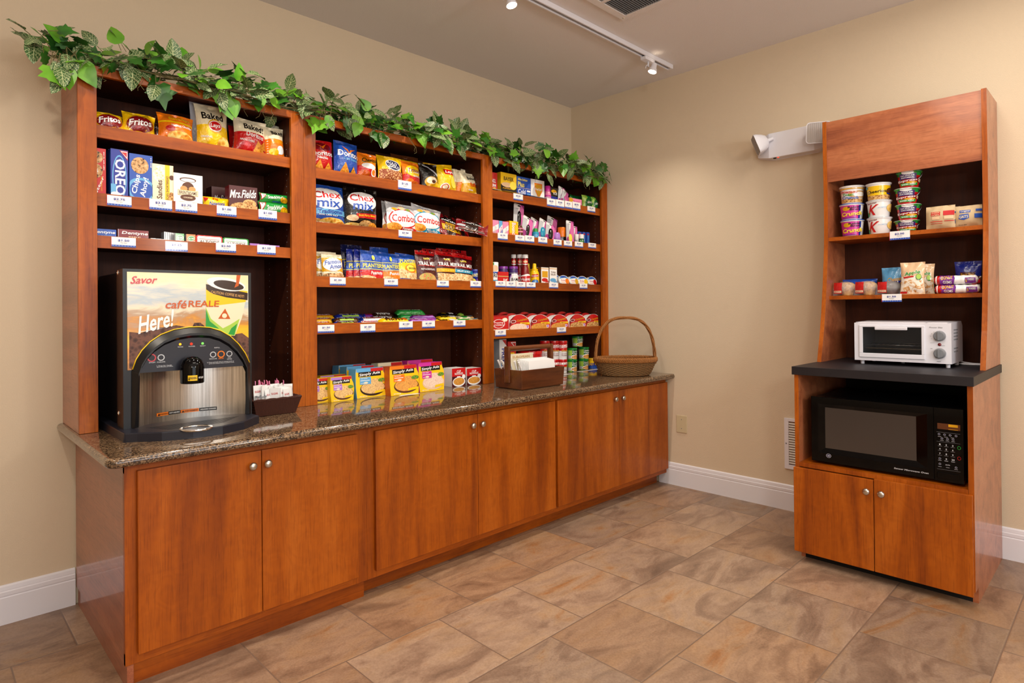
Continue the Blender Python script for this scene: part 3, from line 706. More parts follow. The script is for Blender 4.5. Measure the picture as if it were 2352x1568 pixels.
# ------------------------------------------------------------------ microwave
def microwave():
    xf, y0, y1, z0, z1 = -.735, -2.200, -2.840, .5105, .852
    t = thing('microwave', 'black microwave oven standing in the niche of the oven cabinet', 'microwave', (-.45, (y0+y1)/2, z0)); loc = (.45, -(y0+y1)/2, -z0)
    def Bq(n, g, **k): return g.build(n, t, loc=loc, **k)
    Bq('body', G().box(xf+.03, -.22, y0-.004, y1+.004, z0+.012, z1-.003, 'black_plastic'), bevel=.003)
    ft = G()
    for y in (y0-.06, y1+.06):
        for x in (xf+.08, -.28): ft.lathe([(.0001, 0), (.014, 0), (.014, .013), (.0001, .013)], 'black_plastic', 14, (x, y, z0))
    Bq('foot', ft)
    yd = -2.729; wy0, wy1, wz0, wz1 = -2.264, -2.660, .594, .800
    fr = G()
    O = [(y0, z0+.012), (yd, z0+.012), (yd, z1), (y0, z1)]; K = [(wy0+.03, wz0-.026), (wy1-.045, wz0-.026), (wy1-.045, wz1+.018), (wy0+.03, wz1+.018)]; I = [(wy0, wz0), (wy1, wz0), (wy1, wz1), (wy0, wz1)]
    vs = [(xf, *p) for p in O]+[(xf, *p) for p in K]+[(xf+.010, *p) for p in I]+[(xf+.028, *p) for p in O]
    fs = [(i, (i+1) % 4, (i+1) % 4+4, i+4) for i in range(4)]+[(i+4, (i+1) % 4+4, (i+1) % 4+8, i+8) for i in range(4)]+[(i+12, (i+1) % 4+12, (i+1) % 4, i) for i in range(4)]
    fr.add(vs, fs, 'black_gloss')
    w, h = .53, .05
    def side(a, b, o): return (xf-o, y0-a*.53, z0+.012+b*.34)
    art(fr, 't Sensor_Microwave_Oven .83 .075 .26 .022 lgr 0 .2; e .155 .105 .022 .030 lgr; e .155 .105 .019 .026 nvy; t GE .155 .105 .022 .024 lgr', .53, .34, side, 'plast', 0, .0003, .0002)
    d = Bq('door', fr, bevel=.002)
    m = MATS['mesh_glass']
    G().add([(xf+.0102, wy0, wz0), (xf+.0102, wy1, wz0), (xf+.0102, wy1, wz1), (xf+.0102, wy0, wz1)], [(0, 1, 2, 3)], 'mesh_glass').build('door_window', d)
    cp_ = G().box(xf, xf+.028, yd-.002, y1, z0+.012, z1, 'black_gloss')
    pw, ph = yd-.002-y1, z1-z0-.012
    code = 'r .12 .71 .9 .79 brn; r .5 .715 .82 .785 gld; r .5 .72 .82 .75 brn;'
    keys = [('1', .2, .50), ('2', .42, .50), ('3', .64, .50), ('4', .2, .44), ('5', .42, .44), ('6', .64, .44), ('7', .2, .375), ('8', .42, .375), ('9', .64, .375), ('0', .42, .31), ('30', .65, .31)]
    for s, x, y in keys: code += 't %s %.3f %.3f %.3f .022 lgr;r %.3f %.3f %.3f %.3f gry;' % (s, x, y, .05*len(s), x-.07, y-.024, x+.07, y-.021)
    for x, y in ((.18, .64), (.37, .64), (.56, .64), (.76, .64), (.28, .585), (.47, .585), (.66, .585), (.2, .235), (.75, .215), (.2, .31)): code += 'e %.3f %.3f .045 .014 gry;e %.3f %.3f .03 .008 nvy;' % (x, y, x, y)
    for x, y in ((.2, .61), (.42, .61), (.64, .61), (.28, .56), (.47, .56), (.66, .56), (.2, .2), (.47, .2), (.75, .19), (.2, .285), (.42, .285), (.65, .285)): code += 'r %.3f %.3f %.3f %.3f gry;' % (x-.06, y-.004, x+.06, y+.003)
    code += 'e .86 .485 .06 .024 grn; e .86 .485 .045 .018 black_gloss; e .86 .345 .06 .024 red; e .86 .345 .048 .02 black_gloss; r .1 .67 .9 .672 gry; r .1 .54 .9 .542 gry; r .1 .165 .9 .167 gry;t AUTO .47 .235 .16 .014 lgr'
    art(cp_, code, pw, ph, lambda a, b, o: (xf-o, yd-.002-a*pw, z0+.012+b*ph), 'plast', 0, .0003, .0001)
    c = Bq('control_panel', cp_, bevel=.0015)
    G().box(xf-.004, xf-.0002, yd-.012, y1+.016, z0+.024, z0+.052, 'black_gloss').build('door_button', c, bevel=.002)
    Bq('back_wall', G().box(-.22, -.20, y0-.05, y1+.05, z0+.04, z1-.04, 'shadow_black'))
microwave()

# ------------------------------------------------------------------ toaster oven
def toaster():
    xf = -.40; F = lambda cx, cy, x=xf: on(1800+cx/3.563, 700+cy/3.563, 'x', x)
    y0, y1, z0, z1 = -2.312, -2.744, RZ+.0205, 1.228
    t = thing('toaster_oven', 'white toaster oven with two grey knobs on the black counter slab', 'toaster oven', (-.27, (y0+y1)/2, RZ+.0005)); loc = (.27, -(y0+y1)/2, -RZ-.0005)
    def Bq(n, g, **k): return g.build(n, t, loc=loc, **k)
    xb = -.135; ya, yb = y0-.030, -2.628; za, zb = z0+.040, z1-.024
    sh = G()
    prof = [(xf+.004, z0), (xf+.004, z1-.008), (xf+.02, z1), (xb-.03, z1+.004), (xb, z1-.02), (xb, z0)]
    # shell: two ends, roof, floor, back and the front frame around the window
    sh.prism(prof, 'y', y1, y1+.02, 'appliance_white'); sh.prism(prof, 'y', y0, y0-.012, 'appliance_white')
    sh.prism(prof, 'y', yb-.004, yb-.012, 'appliance_white')
    for (pa, pb) in zip(prof[1:], prof[2:]): sh.add([(pa[0], y0, pa[1]), (pa[0], y1, pa[1]), (pb[0], y1, pb[1]), (pb[0], y0, pb[1])], [(0, 1, 2, 3)], 'appliance_white')
    sh.add([(xf+.004, y0, z0), (xf+.004, y1, z0), (xb, y1, z0), (xb, y0, z0)], [(0, 1, 2, 3)], 'appliance_white')
    Bq('shell', sh, smooth=40)
    cav = G().box(xf+.02, xb-.012, ya, yb, za-.01, za-.008, 'grey_plastic').box(xb-.014, xb-.012, ya, yb, za-.01, zb, 'grey_plastic').box(xf+.02, xb-.012, ya+.002, ya, za-.01, zb, 'grey_plastic')
    Bq('cavity', cav)
    rk = G(); zr = za+.042
    rk.tube([(xf+.03, ya-.006, zr), (xf+.03, yb+.006, zr)], .0022, 'chrome', 6); rk.tube([(xb-.03, ya-.006, zr), (xb-.03, yb+.006, zr)], .0022, 'chrome', 6)
    for k in range(12):
        y = ya-.016+(yb-ya+.032)*k/11; rk.tube([(xf+.03, y, zr), (xb-.03, y, zr)], .0014, 'chrome', 5)
    Bq('wire_rack', rk, smooth=True)
    Bq('crumb_pan', G().box(xf+.03, xb-.03, ya-.012, yb+.012, zr-.020, zr-.016, 'brushed_steel'))
    fp = G(); O = [(y0, z0), (y1, z0), (y1, z1-.002), (y0, z1-.002)]
    fp.box(xf-.010, xf+.004, y0, ya, z0, z1-.004, 'appliance_white').box(xf-.010, xf+.004, yb, y1, z0, z1-.004, 'appliance_white').box(xf-.010, xf+.004, ya, yb, z0, z0+.016, 'appliance_white').box(xf-.010, xf+.004, ya, yb, zb, z1-.004, 'appliance_white')
    def s(a, b, o): return (xf-.010-o, y0-a*(y0-y1), z0+b*(z1-z0))
    code = 't Proctor_Silex .855 .88 .13 .035 gry 0 .2;'
    for k in range(9):
        q = math.radians(-30+30*k); code += 'e %.3f %.3f .003 .006 gry;' % (.868+.065*math.cos(q), .665+.125*math.sin(q))
    code += 'r .80 .5 .84 .505 gry;r .88 .44 .94 .446 gry;r .8 .36 .82 .37 gry;r .93 .27 .95 .28 gry;r .86 .05 .9 .06 gry'
    art(fp, code, y0-y1, z1-z0, s, 'plast', 0, .0003, .0002)
    front = Bq('front_panel', fp, bevel=.004)
    dr = G().box(xf-.016, xf-.0105, ya+.006, yb-.006, z0+.017, za, 'appliance_white').box(xf-.016, xf-.0105, ya+.006, yb-.006, zb-.002, zb+.008, 'appliance_white').box(xf-.016, xf-.0105, ya+.006, ya-.012, za, zb-.002, 'appliance_white').box(xf-.016, xf-.0105, yb+.008, yb-.006, za, zb-.002, 'appliance_white')
    d = Bq('door', dr, bevel=.002)
    G().box(xf-.0135, xf-.0115, ya-.012, yb+.008, za, zb-.002, 'dark_glass').build('door_glass', d)
    h0, h1 = F(747, 190, xf-.035), F(1013, 190, xf-.035)
    G().box(xf-.046, xf-.034, h0.y, h1.y, h0.z-.009, h0.z+.009, 'appliance_white').box(xf-.035, xf-.0162, h0.y-.01, h0.y-.02, h0.z-.006, h0.z+.006, 'appliance_white').box(xf-.035, xf-.0162, h1.y+.02, h1.y+.01, h0.z-.006, h0.z+.006, 'appliance_white').build('door_handle', d, bevel=.004)
    for c in ((1273, 255), (1275, 398)):
        p = F(*c, xf-.02); kb = Bq('dial_knob', G().lathe([(.0001, -.020), (.020, -.019), (.0245, -.014), (.026, -.001), (.026, 0)], 'grey_plastic', 24, (xf-.0104, p.y, p.z), 'x').box(xf-.036, xf-.0302, p.y-.005, p.y+.005, p.z-.020, p.z+.020, 'grey_plastic'), smooth=35)
    p = F(1275, 325, xf-.012); Bq('indicator_light', G().lathe([(.0001, -.004), (.006, -.003), (.008, 0)], 'led_red', 14, (xf-.0102, p.y, p.z), 'x') if 0 else G().lathe([(.0001, -.004), (.006, -.003), (.008, 0)], pm('drd', 'plast'), 14, (xf-.0102, p.y, p.z), 'x'), smooth=True)
    sl = G()
    for r in range(4):
        for c in range(5): sl.box(xf+.045+.02*c, xf+.058+.02*c, y1-.0008, y1-.0001, z0+.115+.016*r, z0+.121+.016*r, 'grey_plastic')
    for r in range(2):
        for c in range(5): sl.box(xf+.045+.02*c, xf+.058+.02*c, y1-.0008, y1-.0001, z0+.055+.016*r, z0+.061+.016*r, 'grey_plastic')
    Bq('vent_slots', sl)
    for y in (y0-.03, y1+.02, (y0+y1)/2+.03):
        for x in ((xf+.02, xb-.04) if y != (y0+y1)/2+.03 else (xf+.16,)): Bq('foot', G().lathe([(.0001, 0), (.009, 0), (.010, .020), (.0001, .020)], 'appliance_white', 14, (x, y, RZ+.0005)), smooth=30)
    c0 = F(1440, 455, -.16)
    cz = RZ+.006
    pts = [(xb+.002, y1+.03, cz+.02), (-.115, y1-.0, cz+.004), (-.12, y1-.04, cz), (-.13, y1-.085, cz), (-.15, y1-.098, cz), (-.17, y1-.085, cz), (-.18, y1-.04, cz), (-.17, y1-.005, cz), (-.165, y1+.01, cz)]
    Bq('power_cord', G().tube(pts, .004, 'appliance_white', 8), smooth=True)
toaster()

# ------------------------------------------------------------------ wall and ceiling fittings
def emergency():
    t = thing('emergency_light', 'white twin-head emergency light on the wall left of the oven cabinet', 'emergency light', (-.04, -1.87, 2.35)); loc = (.04, 1.87, -2.35)
    def Bq(n, g, **k): return g.build(n, t, loc=loc, **k)
    prof = [(-1.63, 2.300), (-1.63, 2.415), (-1.72, 2.437), (-2.0, 2.437), (-2.09, 2.415), (-2.09, 2.300), (-2.0, 2.277), (-1.72, 2.277)]
    g = G().prism([(-1.63, -.001), (-1.63, -.03), (-1.715, -.07), (-2.005, -.07), (-2.09, -.03), (-2.09, -.001)][::-1], 'z', 0, 1, 'white_paint')
    n = len(prof); vs = []
    for sx in (0, 1):
        for y, z in prof: vs.append((-.001 if sx == 0 else (-.07 if -2.01 < y < -1.71 else -.03), y, z))
    g = G().add(vs, [tuple(range(n)), tuple(range(n, 2*n))]+[(i, (i+1) % n, (i+1) % n+n, i+n) for i in range(n)], 'white_paint')
    g.f = g.f[:1]+[(n, n+1, n+2, n+7), (n+2, n+3, n+6, n+7), (n+3, n+4, n+5, n+6)]+g.f[2:]; g.m = [0]*len(g.f)
    Bq('housing', g, bevel=.003)
    p = on(1640+1220/8.25, 230+1047/8.25, 'z', 2.2765)
    Bq('test_button', G().lathe([(.0001, -.006), (.009, -.005), (.010, 0)], 'black_plastic', 14, (-.055, -1.752, 2.2768)), smooth=True)
    Bq('charge_light', G().lathe([(.0001, -.004), (.004, -.003), (.0045, 0)], 'led_red', 10, (-.058, -1.775, 2.2768)), smooth=True)
    def rr(w, h, r, n=5):
        o = []
        for cx, cy, a in ((w-r, h-r, 0), (-w+r, h-r, 90), (-w+r, -h+r, 180), (w-r, -h+r, 270)):
            for k in range(n): q = math.radians(a+90*k/(n-1)); o.append((cx+r*math.cos(q), cy+r*math.sin(q)))
        return o
    for nm, c, aim in (('lamp_head', (-.115, -1.690, 2.372), Vector((-.55, .95, -.42))), ('lamp_head', (-.115, -2.035, 2.372), Vector((-.8, -.42, -.30)))):
        h = bpy.data.objects.new(nm, None)
        hd = G(); secs = [(.012, .012, .01, -.045), (.038, .038, .034, -.036), (.056, .052, .044, -.014), (.066, .060, .02, .020), (.068, .062, .02, .036), (.064, .058, .018, .036)]
        vs = []; k = 20
        for w, hh, r, z in secs: vs += [(x, y, z) for x, y in rr(w, hh, r)]
        fs = [(j*k+i, j*k+(i+1) % k, (j+1)*k+(i+1) % k, (j+1)*k+i) for j in range(len(secs)-1) for i in range(k)]+[tuple(range(k))]
        hd.add(vs, fs, 'white_paint')
        o = hd.build('lamp_head', t, smooth=40); bpy.data.objects.remove(h)
        o.location = Vector(c)-Vector((-.04, -1.87, 2.35)); o.rotation_euler = aim.to_track_quat('Z', 'Y').to_euler()
        ln = G(); ln.add([(x, y, .034) for x, y in rr(.064, .058, .018)], [tuple(range(k))], 'lens_prism')
        for q in range(-5, 6): ln.box(q*.011-.0006, q*.011+.0006, -.054, .054, .0342, .0358, 'lens_prism')
        ln.build('lens', o)
        G().tube([(0, 0, -.044), (0, 0, -.075)], .012, 'white_paint', 12).build('swivel', o, smooth=30)
emergency()
def wall_bits():
    o = G().box(-.0055, -.0005, -.986, -1.071, .394, .521, 'beige_plastic'); sc = G()
    b = tag(o.build('blank_wall_plate', bevel=.003), 'beige blank wall plate on the right wall between granite counter and baseboard', 'wall plate')
    for z in (.425, .491): G().lathe([(.0001, -.0012), (.0032, -.001), (.0036, 0)], 'grey_plastic', 10, (-.0056, -1.0285, z), 'x').build('screw', b)
    t = thing('return_grille', 'white louvred air return grille low on the wall beside the oven cabinet', 'vent grille', (-.006, -1.935, .43)); loc = (.006, 1.935, -.43)
    y0, y1, z0, z1 = -1.774, -2.10, .268, .594
    fr = G().box(-.012, -.0005, y0, y0-.027, z0, z1, 'white_paint').box(-.012, -.0005, y1+.027, y1, z0, z1, 'white_paint').box(-.012, -.0005, y0-.027, y1+.027, z0, z0+.028, 'white_paint').box(-.012, -.0005, y0-.027, y1+.027, z1-.02, z1, 'white_paint')
    fr.build('frame', t, loc=loc, bevel=.001)
    lv = G()
    for k in range(17):
        z = z0+.036+k*.0158; lv.add([(-.011, y0-.027, z), (-.011, y1+.027, z), (-.003, y1+.027, z+.010), (-.003, y0-.027, z+.010)], [(0, 1, 2, 3)], 'grille_paint')
    lv.build('louvre', t, loc=loc)
    G().box(-.0025, -.0006, y0-.027, y1+.027, z0+.028, z1-.02, 'wood_dark' if 'wood_dark' in MATS else 'walnut').build('backing', t, loc=loc)
    G().lathe([(.0001, -.002), (.004, -.0015), (.005, 0)], 'grey_plastic', 10, (-.0122, y0-.012, (z0+z1)/2), 'x').build('screw', t, loc=loc)
    # ceiling grille
    x1, y1c = -1.02, -1.263; x0, y0c = -1.72, -1.98; zc = CEIL
    t = thing('ceiling_grille', 'large slatted air grille set in the ceiling beside the lamp track', 'vent grille', ((x0+x1)/2, (y0c+y1c)/2, zc)); loc = (-(x0+x1)/2, -(y0c+y1c)/2, -zc)
    fr = G(); b = .045; xm = -1.286
    fr.box(x0, x1, y1c-b, y1c, zc-.014, zc-.0005, 'ceiling_paint').box(x0, x1, y0c, y0c+b, zc-.014, zc-.0005, 'ceiling_paint').box(x0, x0+b, y0c+b, y1c-b, zc-.014, zc-.0005, 'ceiling_paint').box(x1-b, x1, y0c+b, y1c-b, zc-.014, zc-.0005, 'ceiling_paint').box(xm-.012, xm+.012, y0c+b, y1c-b, zc-.014, zc-.0005, 'ceiling_paint')
    fr.build('frame', t, loc=loc, bevel=.001)
    sl = G(); k = 0; y = y1c-b-.012
    while y > y0c+b:
        for xa, xb in ((x0+b, xm-.012), (xm+.012, x1-b)): sl.box(xa, xb, y-.0012, y+.0012, zc-.012, zc-.001, 'grey_plastic')
        y -= .0145
    sl.build('slat', t, loc=loc)
    G().box(x0+b, x1-b, y0c+b, y1c-b, zc-.0012, zc-.0006, 'shadow_black').build('duct_shade_sheet', t, loc=loc)  # flat black sheet paints the shade of the duct; ceiling behind is solid
    G().lathe([(.0001, -.003), (.006, -.002), (.007, 0)], 'chrome', 12, (x1-.03, y1c-.022, zc-.0142)).build('screw', t, loc=loc)
wall_bits()
def track():
    y0, y1, z1 = -1.100, -1.058, CEIL-.0005; z0 = z1-.030
    t = thing('lighting_track', 'long white ceiling lamp track running parallel to the shelving', 'track light rail', (-2.4, (y0+y1)/2, z1)); loc = (2.4, -(y0+y1)/2, -z1)
    g = G().box(-4.6, -.19, y0, y0+.009, z0, z1, 'white_paint').box(-4.6, -.19, y1-.009, y1, z0, z1, 'white_paint').box(-4.6, -.19, y0+.009, y1-.009, z1-.008, z1, 'shadow_black').box(-.205, -.19, y0+.009, y1-.009, z0, z1-.008, 'white_paint')
    g.build('rail', t, loc=loc, bevel=.001)
    for nm, bx, by, bz, lab in (('a', -.475, -1.14, 2.905, 'glowing track lamp at the far end of the rail, near the right wall'), ('b', -1.80, -1.12, 2.90, 'glowing track lamp cut by the top edge of the picture'), ('c', -2.95, -1.12, 2.905, None), ('d', -4.1, -1.12, 2.905, None)):
        L = thing('track_lamp', lab or 'track lamp outside the picture', 'spotlight', (bx, -1.079, z0-.0005), group='lamps on the ceiling track')
        if lab is None: L['label'] = 'white track lamp on the rail left of the picture'
        def Bq(n, g, **k): return g.build(n, L, **k)
        Bq('adapter', G().box(-.06, .05, -.021, .021, -.022, 0, 'white_paint'), bevel=.002)
        dy, dz = by+1.079, bz-z0
        Bq('stem', G().tube([(0, 0, -.02), (0, 0, -.055)], .006, 'white_paint', 8).tube([(.032*math.cos(a*PI/10), .0, -.075+.03*math.sin(a*PI/10)) for a in range(11)], .003, 'white_paint', 6), smooth=True)
        aim = Vector((-.25, .15, -.95)).normalized() if nm != 'b' else Vector((.05, -.25, -.95)).normalized()
        hd = G().lathe([(.012, .045), (.018, .040), (.020, .012), (.029, -.004), (.030, -.016), (.028, -.017)], 'white_paint', 22)
        h = Bq('lamp_head', hd, smooth=40); h.location = (0, dy*.6, -.085); h.rotation_euler = (-aim).to_track_quat('Z', 'Y').to_euler()
        G().lathe([(.0001, -.021), (.014, -.019), (.0275, -.014)], 'bulb_glow', 22).build('bulb', h, smooth=True)
        tip = Vector((bx, -1.079+dy*.6, z0-.085)) + aim*.04
        tgt, pw, an = {'a': ((-1.0, -.75, 0), 57, 118), 'b': ((-1.85, -.55, .4), 62, 118), 'c': ((-2.75, -.45, 1.0), 58, 116), 'd': ((-3.7, -.6, .8), 48, 110)}[nm]
        spot('track_lamp_beam', tip, tgt, pw, (1, .9, .76), an, 1, .022)
track()
# ------------------------------------------------------------------ things on the granite
def caddy():
    x0, x1, y0, y1, zb = -1.425, -1.045, -.785, -.555, CT+.0008
    t = thing('utensil_caddy', 'brown wooden caddy with bar handle holding white packets on the granite', 'caddy', ((x0+x1)/2, (y0+y1)/2, zb)); loc = (-(x0+x1)/2, -(y0+y1)/2, -zb)
    def Bq(n, g, **k): return g.build(n, t, loc=loc, **k)
    h = .120; f = .007
    def ring(z, e, i): return [(x0-e+i, y0-e+i, z), (x1+e-i, y0-e+i, z), (x1+e-i, y1+e-i, z), (x0-e+i, y1+e-i, z)]
    g = G(); vs = ring(zb+.004, 0, 0)+ring(zb+h, f, 0)+ring(zb+h, f, .010)+ring(zb+.014, 0, .012)
    fs = [(3, 2, 1, 0)]+[(r*4+i, r*4+(i+1) % 4, (r+1)*4+(i+1) % 4, (r+1)*4+i) for r in range(3) for i in range(4)]+[(12, 13, 14, 15)]
    Bq('tray', g.add(vs, fs, 'walnut'), bevel=.003)
    Bq('base_plinth', G().box(x0+.012, x1-.012, y0+.012, y1-.012, zb, zb+.0045, 'walnut'))
    ym = (y0+y1)/2
    for x, s in ((x0-f-.010, 1), (x1+f-.012, -1)):
        Bq('handle_post', G().box(x, x+.020, ym-.022, ym+.022, zb+.035, zb+.262, 'walnut'), bevel=.007)
    Bq('handle_bar', G().tube([(x0-f-.004, ym, zb+.246), (x1+f+.004, ym, zb+.246)], .016, 'walnut', 16), smooth=40)
    # packets standing in the caddy
    for k in range(9):
        last = k == 0
        w, hh = .235, .150
        g = G().box(-w/2, w/2, -.0016, .0016, 0, hh-.002*k, pm('wht' if k else 'crm', 'paper'))
        if k == 0: art(g, 't EUROPEAN .55 .86 .62 .10 tan;t TEA .55 .74 .2 .05 tan', w, hh, lambda a, b, o: ((a-.5)*w, -.0016-o, b*hh), 'paper')
        o = g.build('paper_packet'); o.location = (-1.25+.004*k+(-.045 if k == 0 else .03), -.672-.0085*k+(.02 if k == 0 else 0), zb+.0155+(.045 if k == 0 else .016)); o.rotation_euler = (math.radians(-6), 0, math.radians(-2))
        tag(o, 'cream packet with gold EUROPEAN lettering at the back of the caddy' if k == 0 else 'one of the white paper packets standing in the wooden caddy', 'paper packet', None if k == 0 else 'white packets in the wooden caddy')
    w, hh = .12, .10
    o = G().box(-.07, .07, -.05, .05, 0, .006, pm('wht', 'paper')).build('napkin', bevel=.001); o.location = (-1.12, -.61, zb+.129); o.rotation_euler = (0, math.radians(6), .1)
    tag(o, 'folded white napkin lying at the right end of the wooden caddy', 'napkin')
    R = random.Random(3)
    for k in range(9):
        g = G().tube([(0, 0, 0), (0, 0, .11), (.002, 0, .17)], [.0035, .0045, .006], pm('wht', 'plast'), 8)
        o = g.build('plastic_cutlery', smooth=40); o.location = (-1.362+.008*(k % 3), -.60-.020*k, zb+.022); o.rotation_euler = (R.uniform(-.12, .12), -.36-R.uniform(0, .2), 0)
        tag(o, 'white plastic cutlery handle leaning out of the left end of the caddy', 'cutlery', 'white plastic cutlery in the caddy')
caddy()
def wicker_basket():
    zb = CT+.0008; c = (-.310, -.752)
    t = thing('wicker_basket', 'empty oval wicker basket with tall arched handle at the corner end of the granite', 'basket', (c[0], c[1], zb), (0, 0, math.radians(-40)))
    ax, bx = .170, .118; rt = 1.38
    def el(q, k, z): return (ax*k*math.cos(q), bx*k*math.sin(q), z)
    H = .135
    def kk(f): return 1+(rt-1)*f**.8
    wv = G(); rows = 13; n = 96
    for r in range(rows):
        f = (r+.5)/rows*.72; z = H*f+.004; ph = PI*(r % 2)
        wv.tube([el(2*PI*i/n, kk(f)+.028*math.sin(24*2*PI*i/n+ph), z+.0008*math.sin(i*1.3+r)) for i in range(n)], .0042, 'rush', 5, True)
    wv.build('woven_wall', t, smooth=True)
    st = G()
    for i in range(24):
        q = 2*PI*(i+.5)/24; st.tube([el(q, kk(f), H*f+.003) for f in (0, .3, .6, .85)], .003, 'wicker', 5)
    st.build('stave', t, smooth=True)
    st = G(); st.add([el(2*PI*i/40, .99, .004) for i in range(40)], [tuple(range(40))], 'rush')
    for k in range(3): st.tube([el(2*PI*i/60, 1.0, .006+.005*k) for i in range(60)], .0045, 'wicker', 5, True)
    st.build('woven_base', t, smooth=True)
    rm = G()
    for s in range(5):
        rm.tube([el(2*PI*i/160, kk(.86)+.035*math.cos(2*PI*i/160*22+s*2*PI/5), H*.86+.015*math.sin(2*PI*i/160*22+s*2*PI/5)) for i in range(160)], .0052, 'wicker', 5, True)
    rm.tube([el(2*PI*i/60, kk(.72), H*.75) for i in range(60)], .005, 'wicker', 5, True)
    rm.build('braided_rim', t, smooth=True)
    hd = G(); ex = ax*kk(.86)
    for s in range(4):
        pts = []
        for i in range(41):
            f = i/40; a = PI*(1-f); w = 2*PI*f*2.2+s*PI/2; sp = .012+.012*abs(2*f-1)**3
            pts.append(((ex-.004)*math.copysign(abs(math.cos(a))**.72, math.cos(a))*(.99+.02*math.cos(w)), sp*math.sin(w), .085+.335*math.sin(a)**.8+.006*math.cos(w)))
        hd.tube(pts, .0058, 'wicker', 6)
    hd.build('handle', t, smooth=True)
wicker_basket()
def sugar_basket():
    zb = CT+.0008; x0, x1, y0, y1 = -2.905, -2.715, -.515, -.405
    t = thing('sugar_basket', 'small dark woven tray of sweetener packets right of the coffee machine', 'basket', ((x0+x1)/2, (y0+y1)/2, zb)); loc = (-(x0+x1)/2, -(y0+y1)/2, -zb)
    f = .022; h = .078
    def ring(z, e): return [(x0-e, y0-e, z), (x1+e, y0-e, z), (x1+e, y1+e, z), (x0-e, y1+e, z)]
    g = G(); vs = ring(zb, 0)+ring(zb+h, f)+ring(zb+h, f-.006)+ring(zb+.008, -.006)
    g.add(vs, [(3, 2, 1, 0)]+[(r*4+i, r*4+(i+1) % 4, (r+1)*4+(i+1) % 4, (r+1)*4+i) for r in range(3) for i in range(4)]+[(12, 13, 14, 15)], 'wicker_dark')
    g.build('woven_tray', t, loc=loc, bevel=.002)
    rim = G(); p = ring(zb+h, f-.003); P = []
    for a, b in zip(p, p[1:]+p[:1]):
        for k in range(12): P.append(tuple(a[i]+(b[i]-a[i])*k/12 for i in range(3)))
    for s in (0, PI): rim.tube([(x, y, z+.003*math.sin(i*1.1+s)) for i, (x, y, z) in enumerate(P)], .0042, 'wicker_dark', 5, True)
    rim.build('woven_rim', t, loc=loc, smooth=True)
    R = random.Random(5); k = 0
    for row, (y, n, c, hh) in enumerate(((-.425, 13, 'pnk', .150), (-.465, 10, 'wht', .132), (-.497, 8, 'wht', .118))):
        for i in range(n):
            x = x0+.030+(x1-x0-.05)*i/(n-1)+(0.0 if row < 2 else .01)
            if row == 2 and i < 2: continue
            g = G().box(-.021, .021, -.0016, .0016, 0, hh-.012, pm(c, 'paper'))
            if row: art(g, 'p .1,.1 .5,.55 .5,.2 red;p .5,.12 .9,.5 .9,.2 blu;t SUGAR .5 .75 .7 .09 red' if (i+row) % 3 else 'r .25 .2 .75 .4 red;t sugar .5 .3 .4 .1 wht', .042, hh-.012, lambda a, b, o: ((a-.5)*.042, -.0016-o, b*(hh-.012)), 'paper')
            o = g.build('sweetener_packet'); o.location = (x, y, zb+.012+R.uniform(0, .012)); o.rotation_euler = (R.uniform(-.12, .05), R.uniform(-.1, .14), R.uniform(-.5, .9) if row else 1.25+R.uniform(-.1, .1))
            tag(o, ('pink sweetener packet in the back row of the dark woven tray', 'white sugar packet in the middle row of the dark woven tray', 'white sugar packet with red and blue print in the front row of the tray')[row], 'sugar packet', ('pink sweetener packets', 'white sugar packets in the middle row', 'white sugar packets in the front row')[row])
    j = G().lathe([(.0001, 0), (.019, 0), (.022, .02), (.024, .055), (.0225, .056), (.0001, .054)], 'clear_film', 20)
    o = thing('glass_jar', 'small clear jar at the left end of the dark sweetener tray', 'jar', (x0+.034, -.485, zb+.035)); j.build('cup', o, smooth=40)
    G().tube([(.024*math.cos(a*PI/12), .024*math.sin(a*PI/12), .056) for a in range(24)], .0022, 'grey_plastic', 6, True).build('rim', o, smooth=True)
sugar_basket()

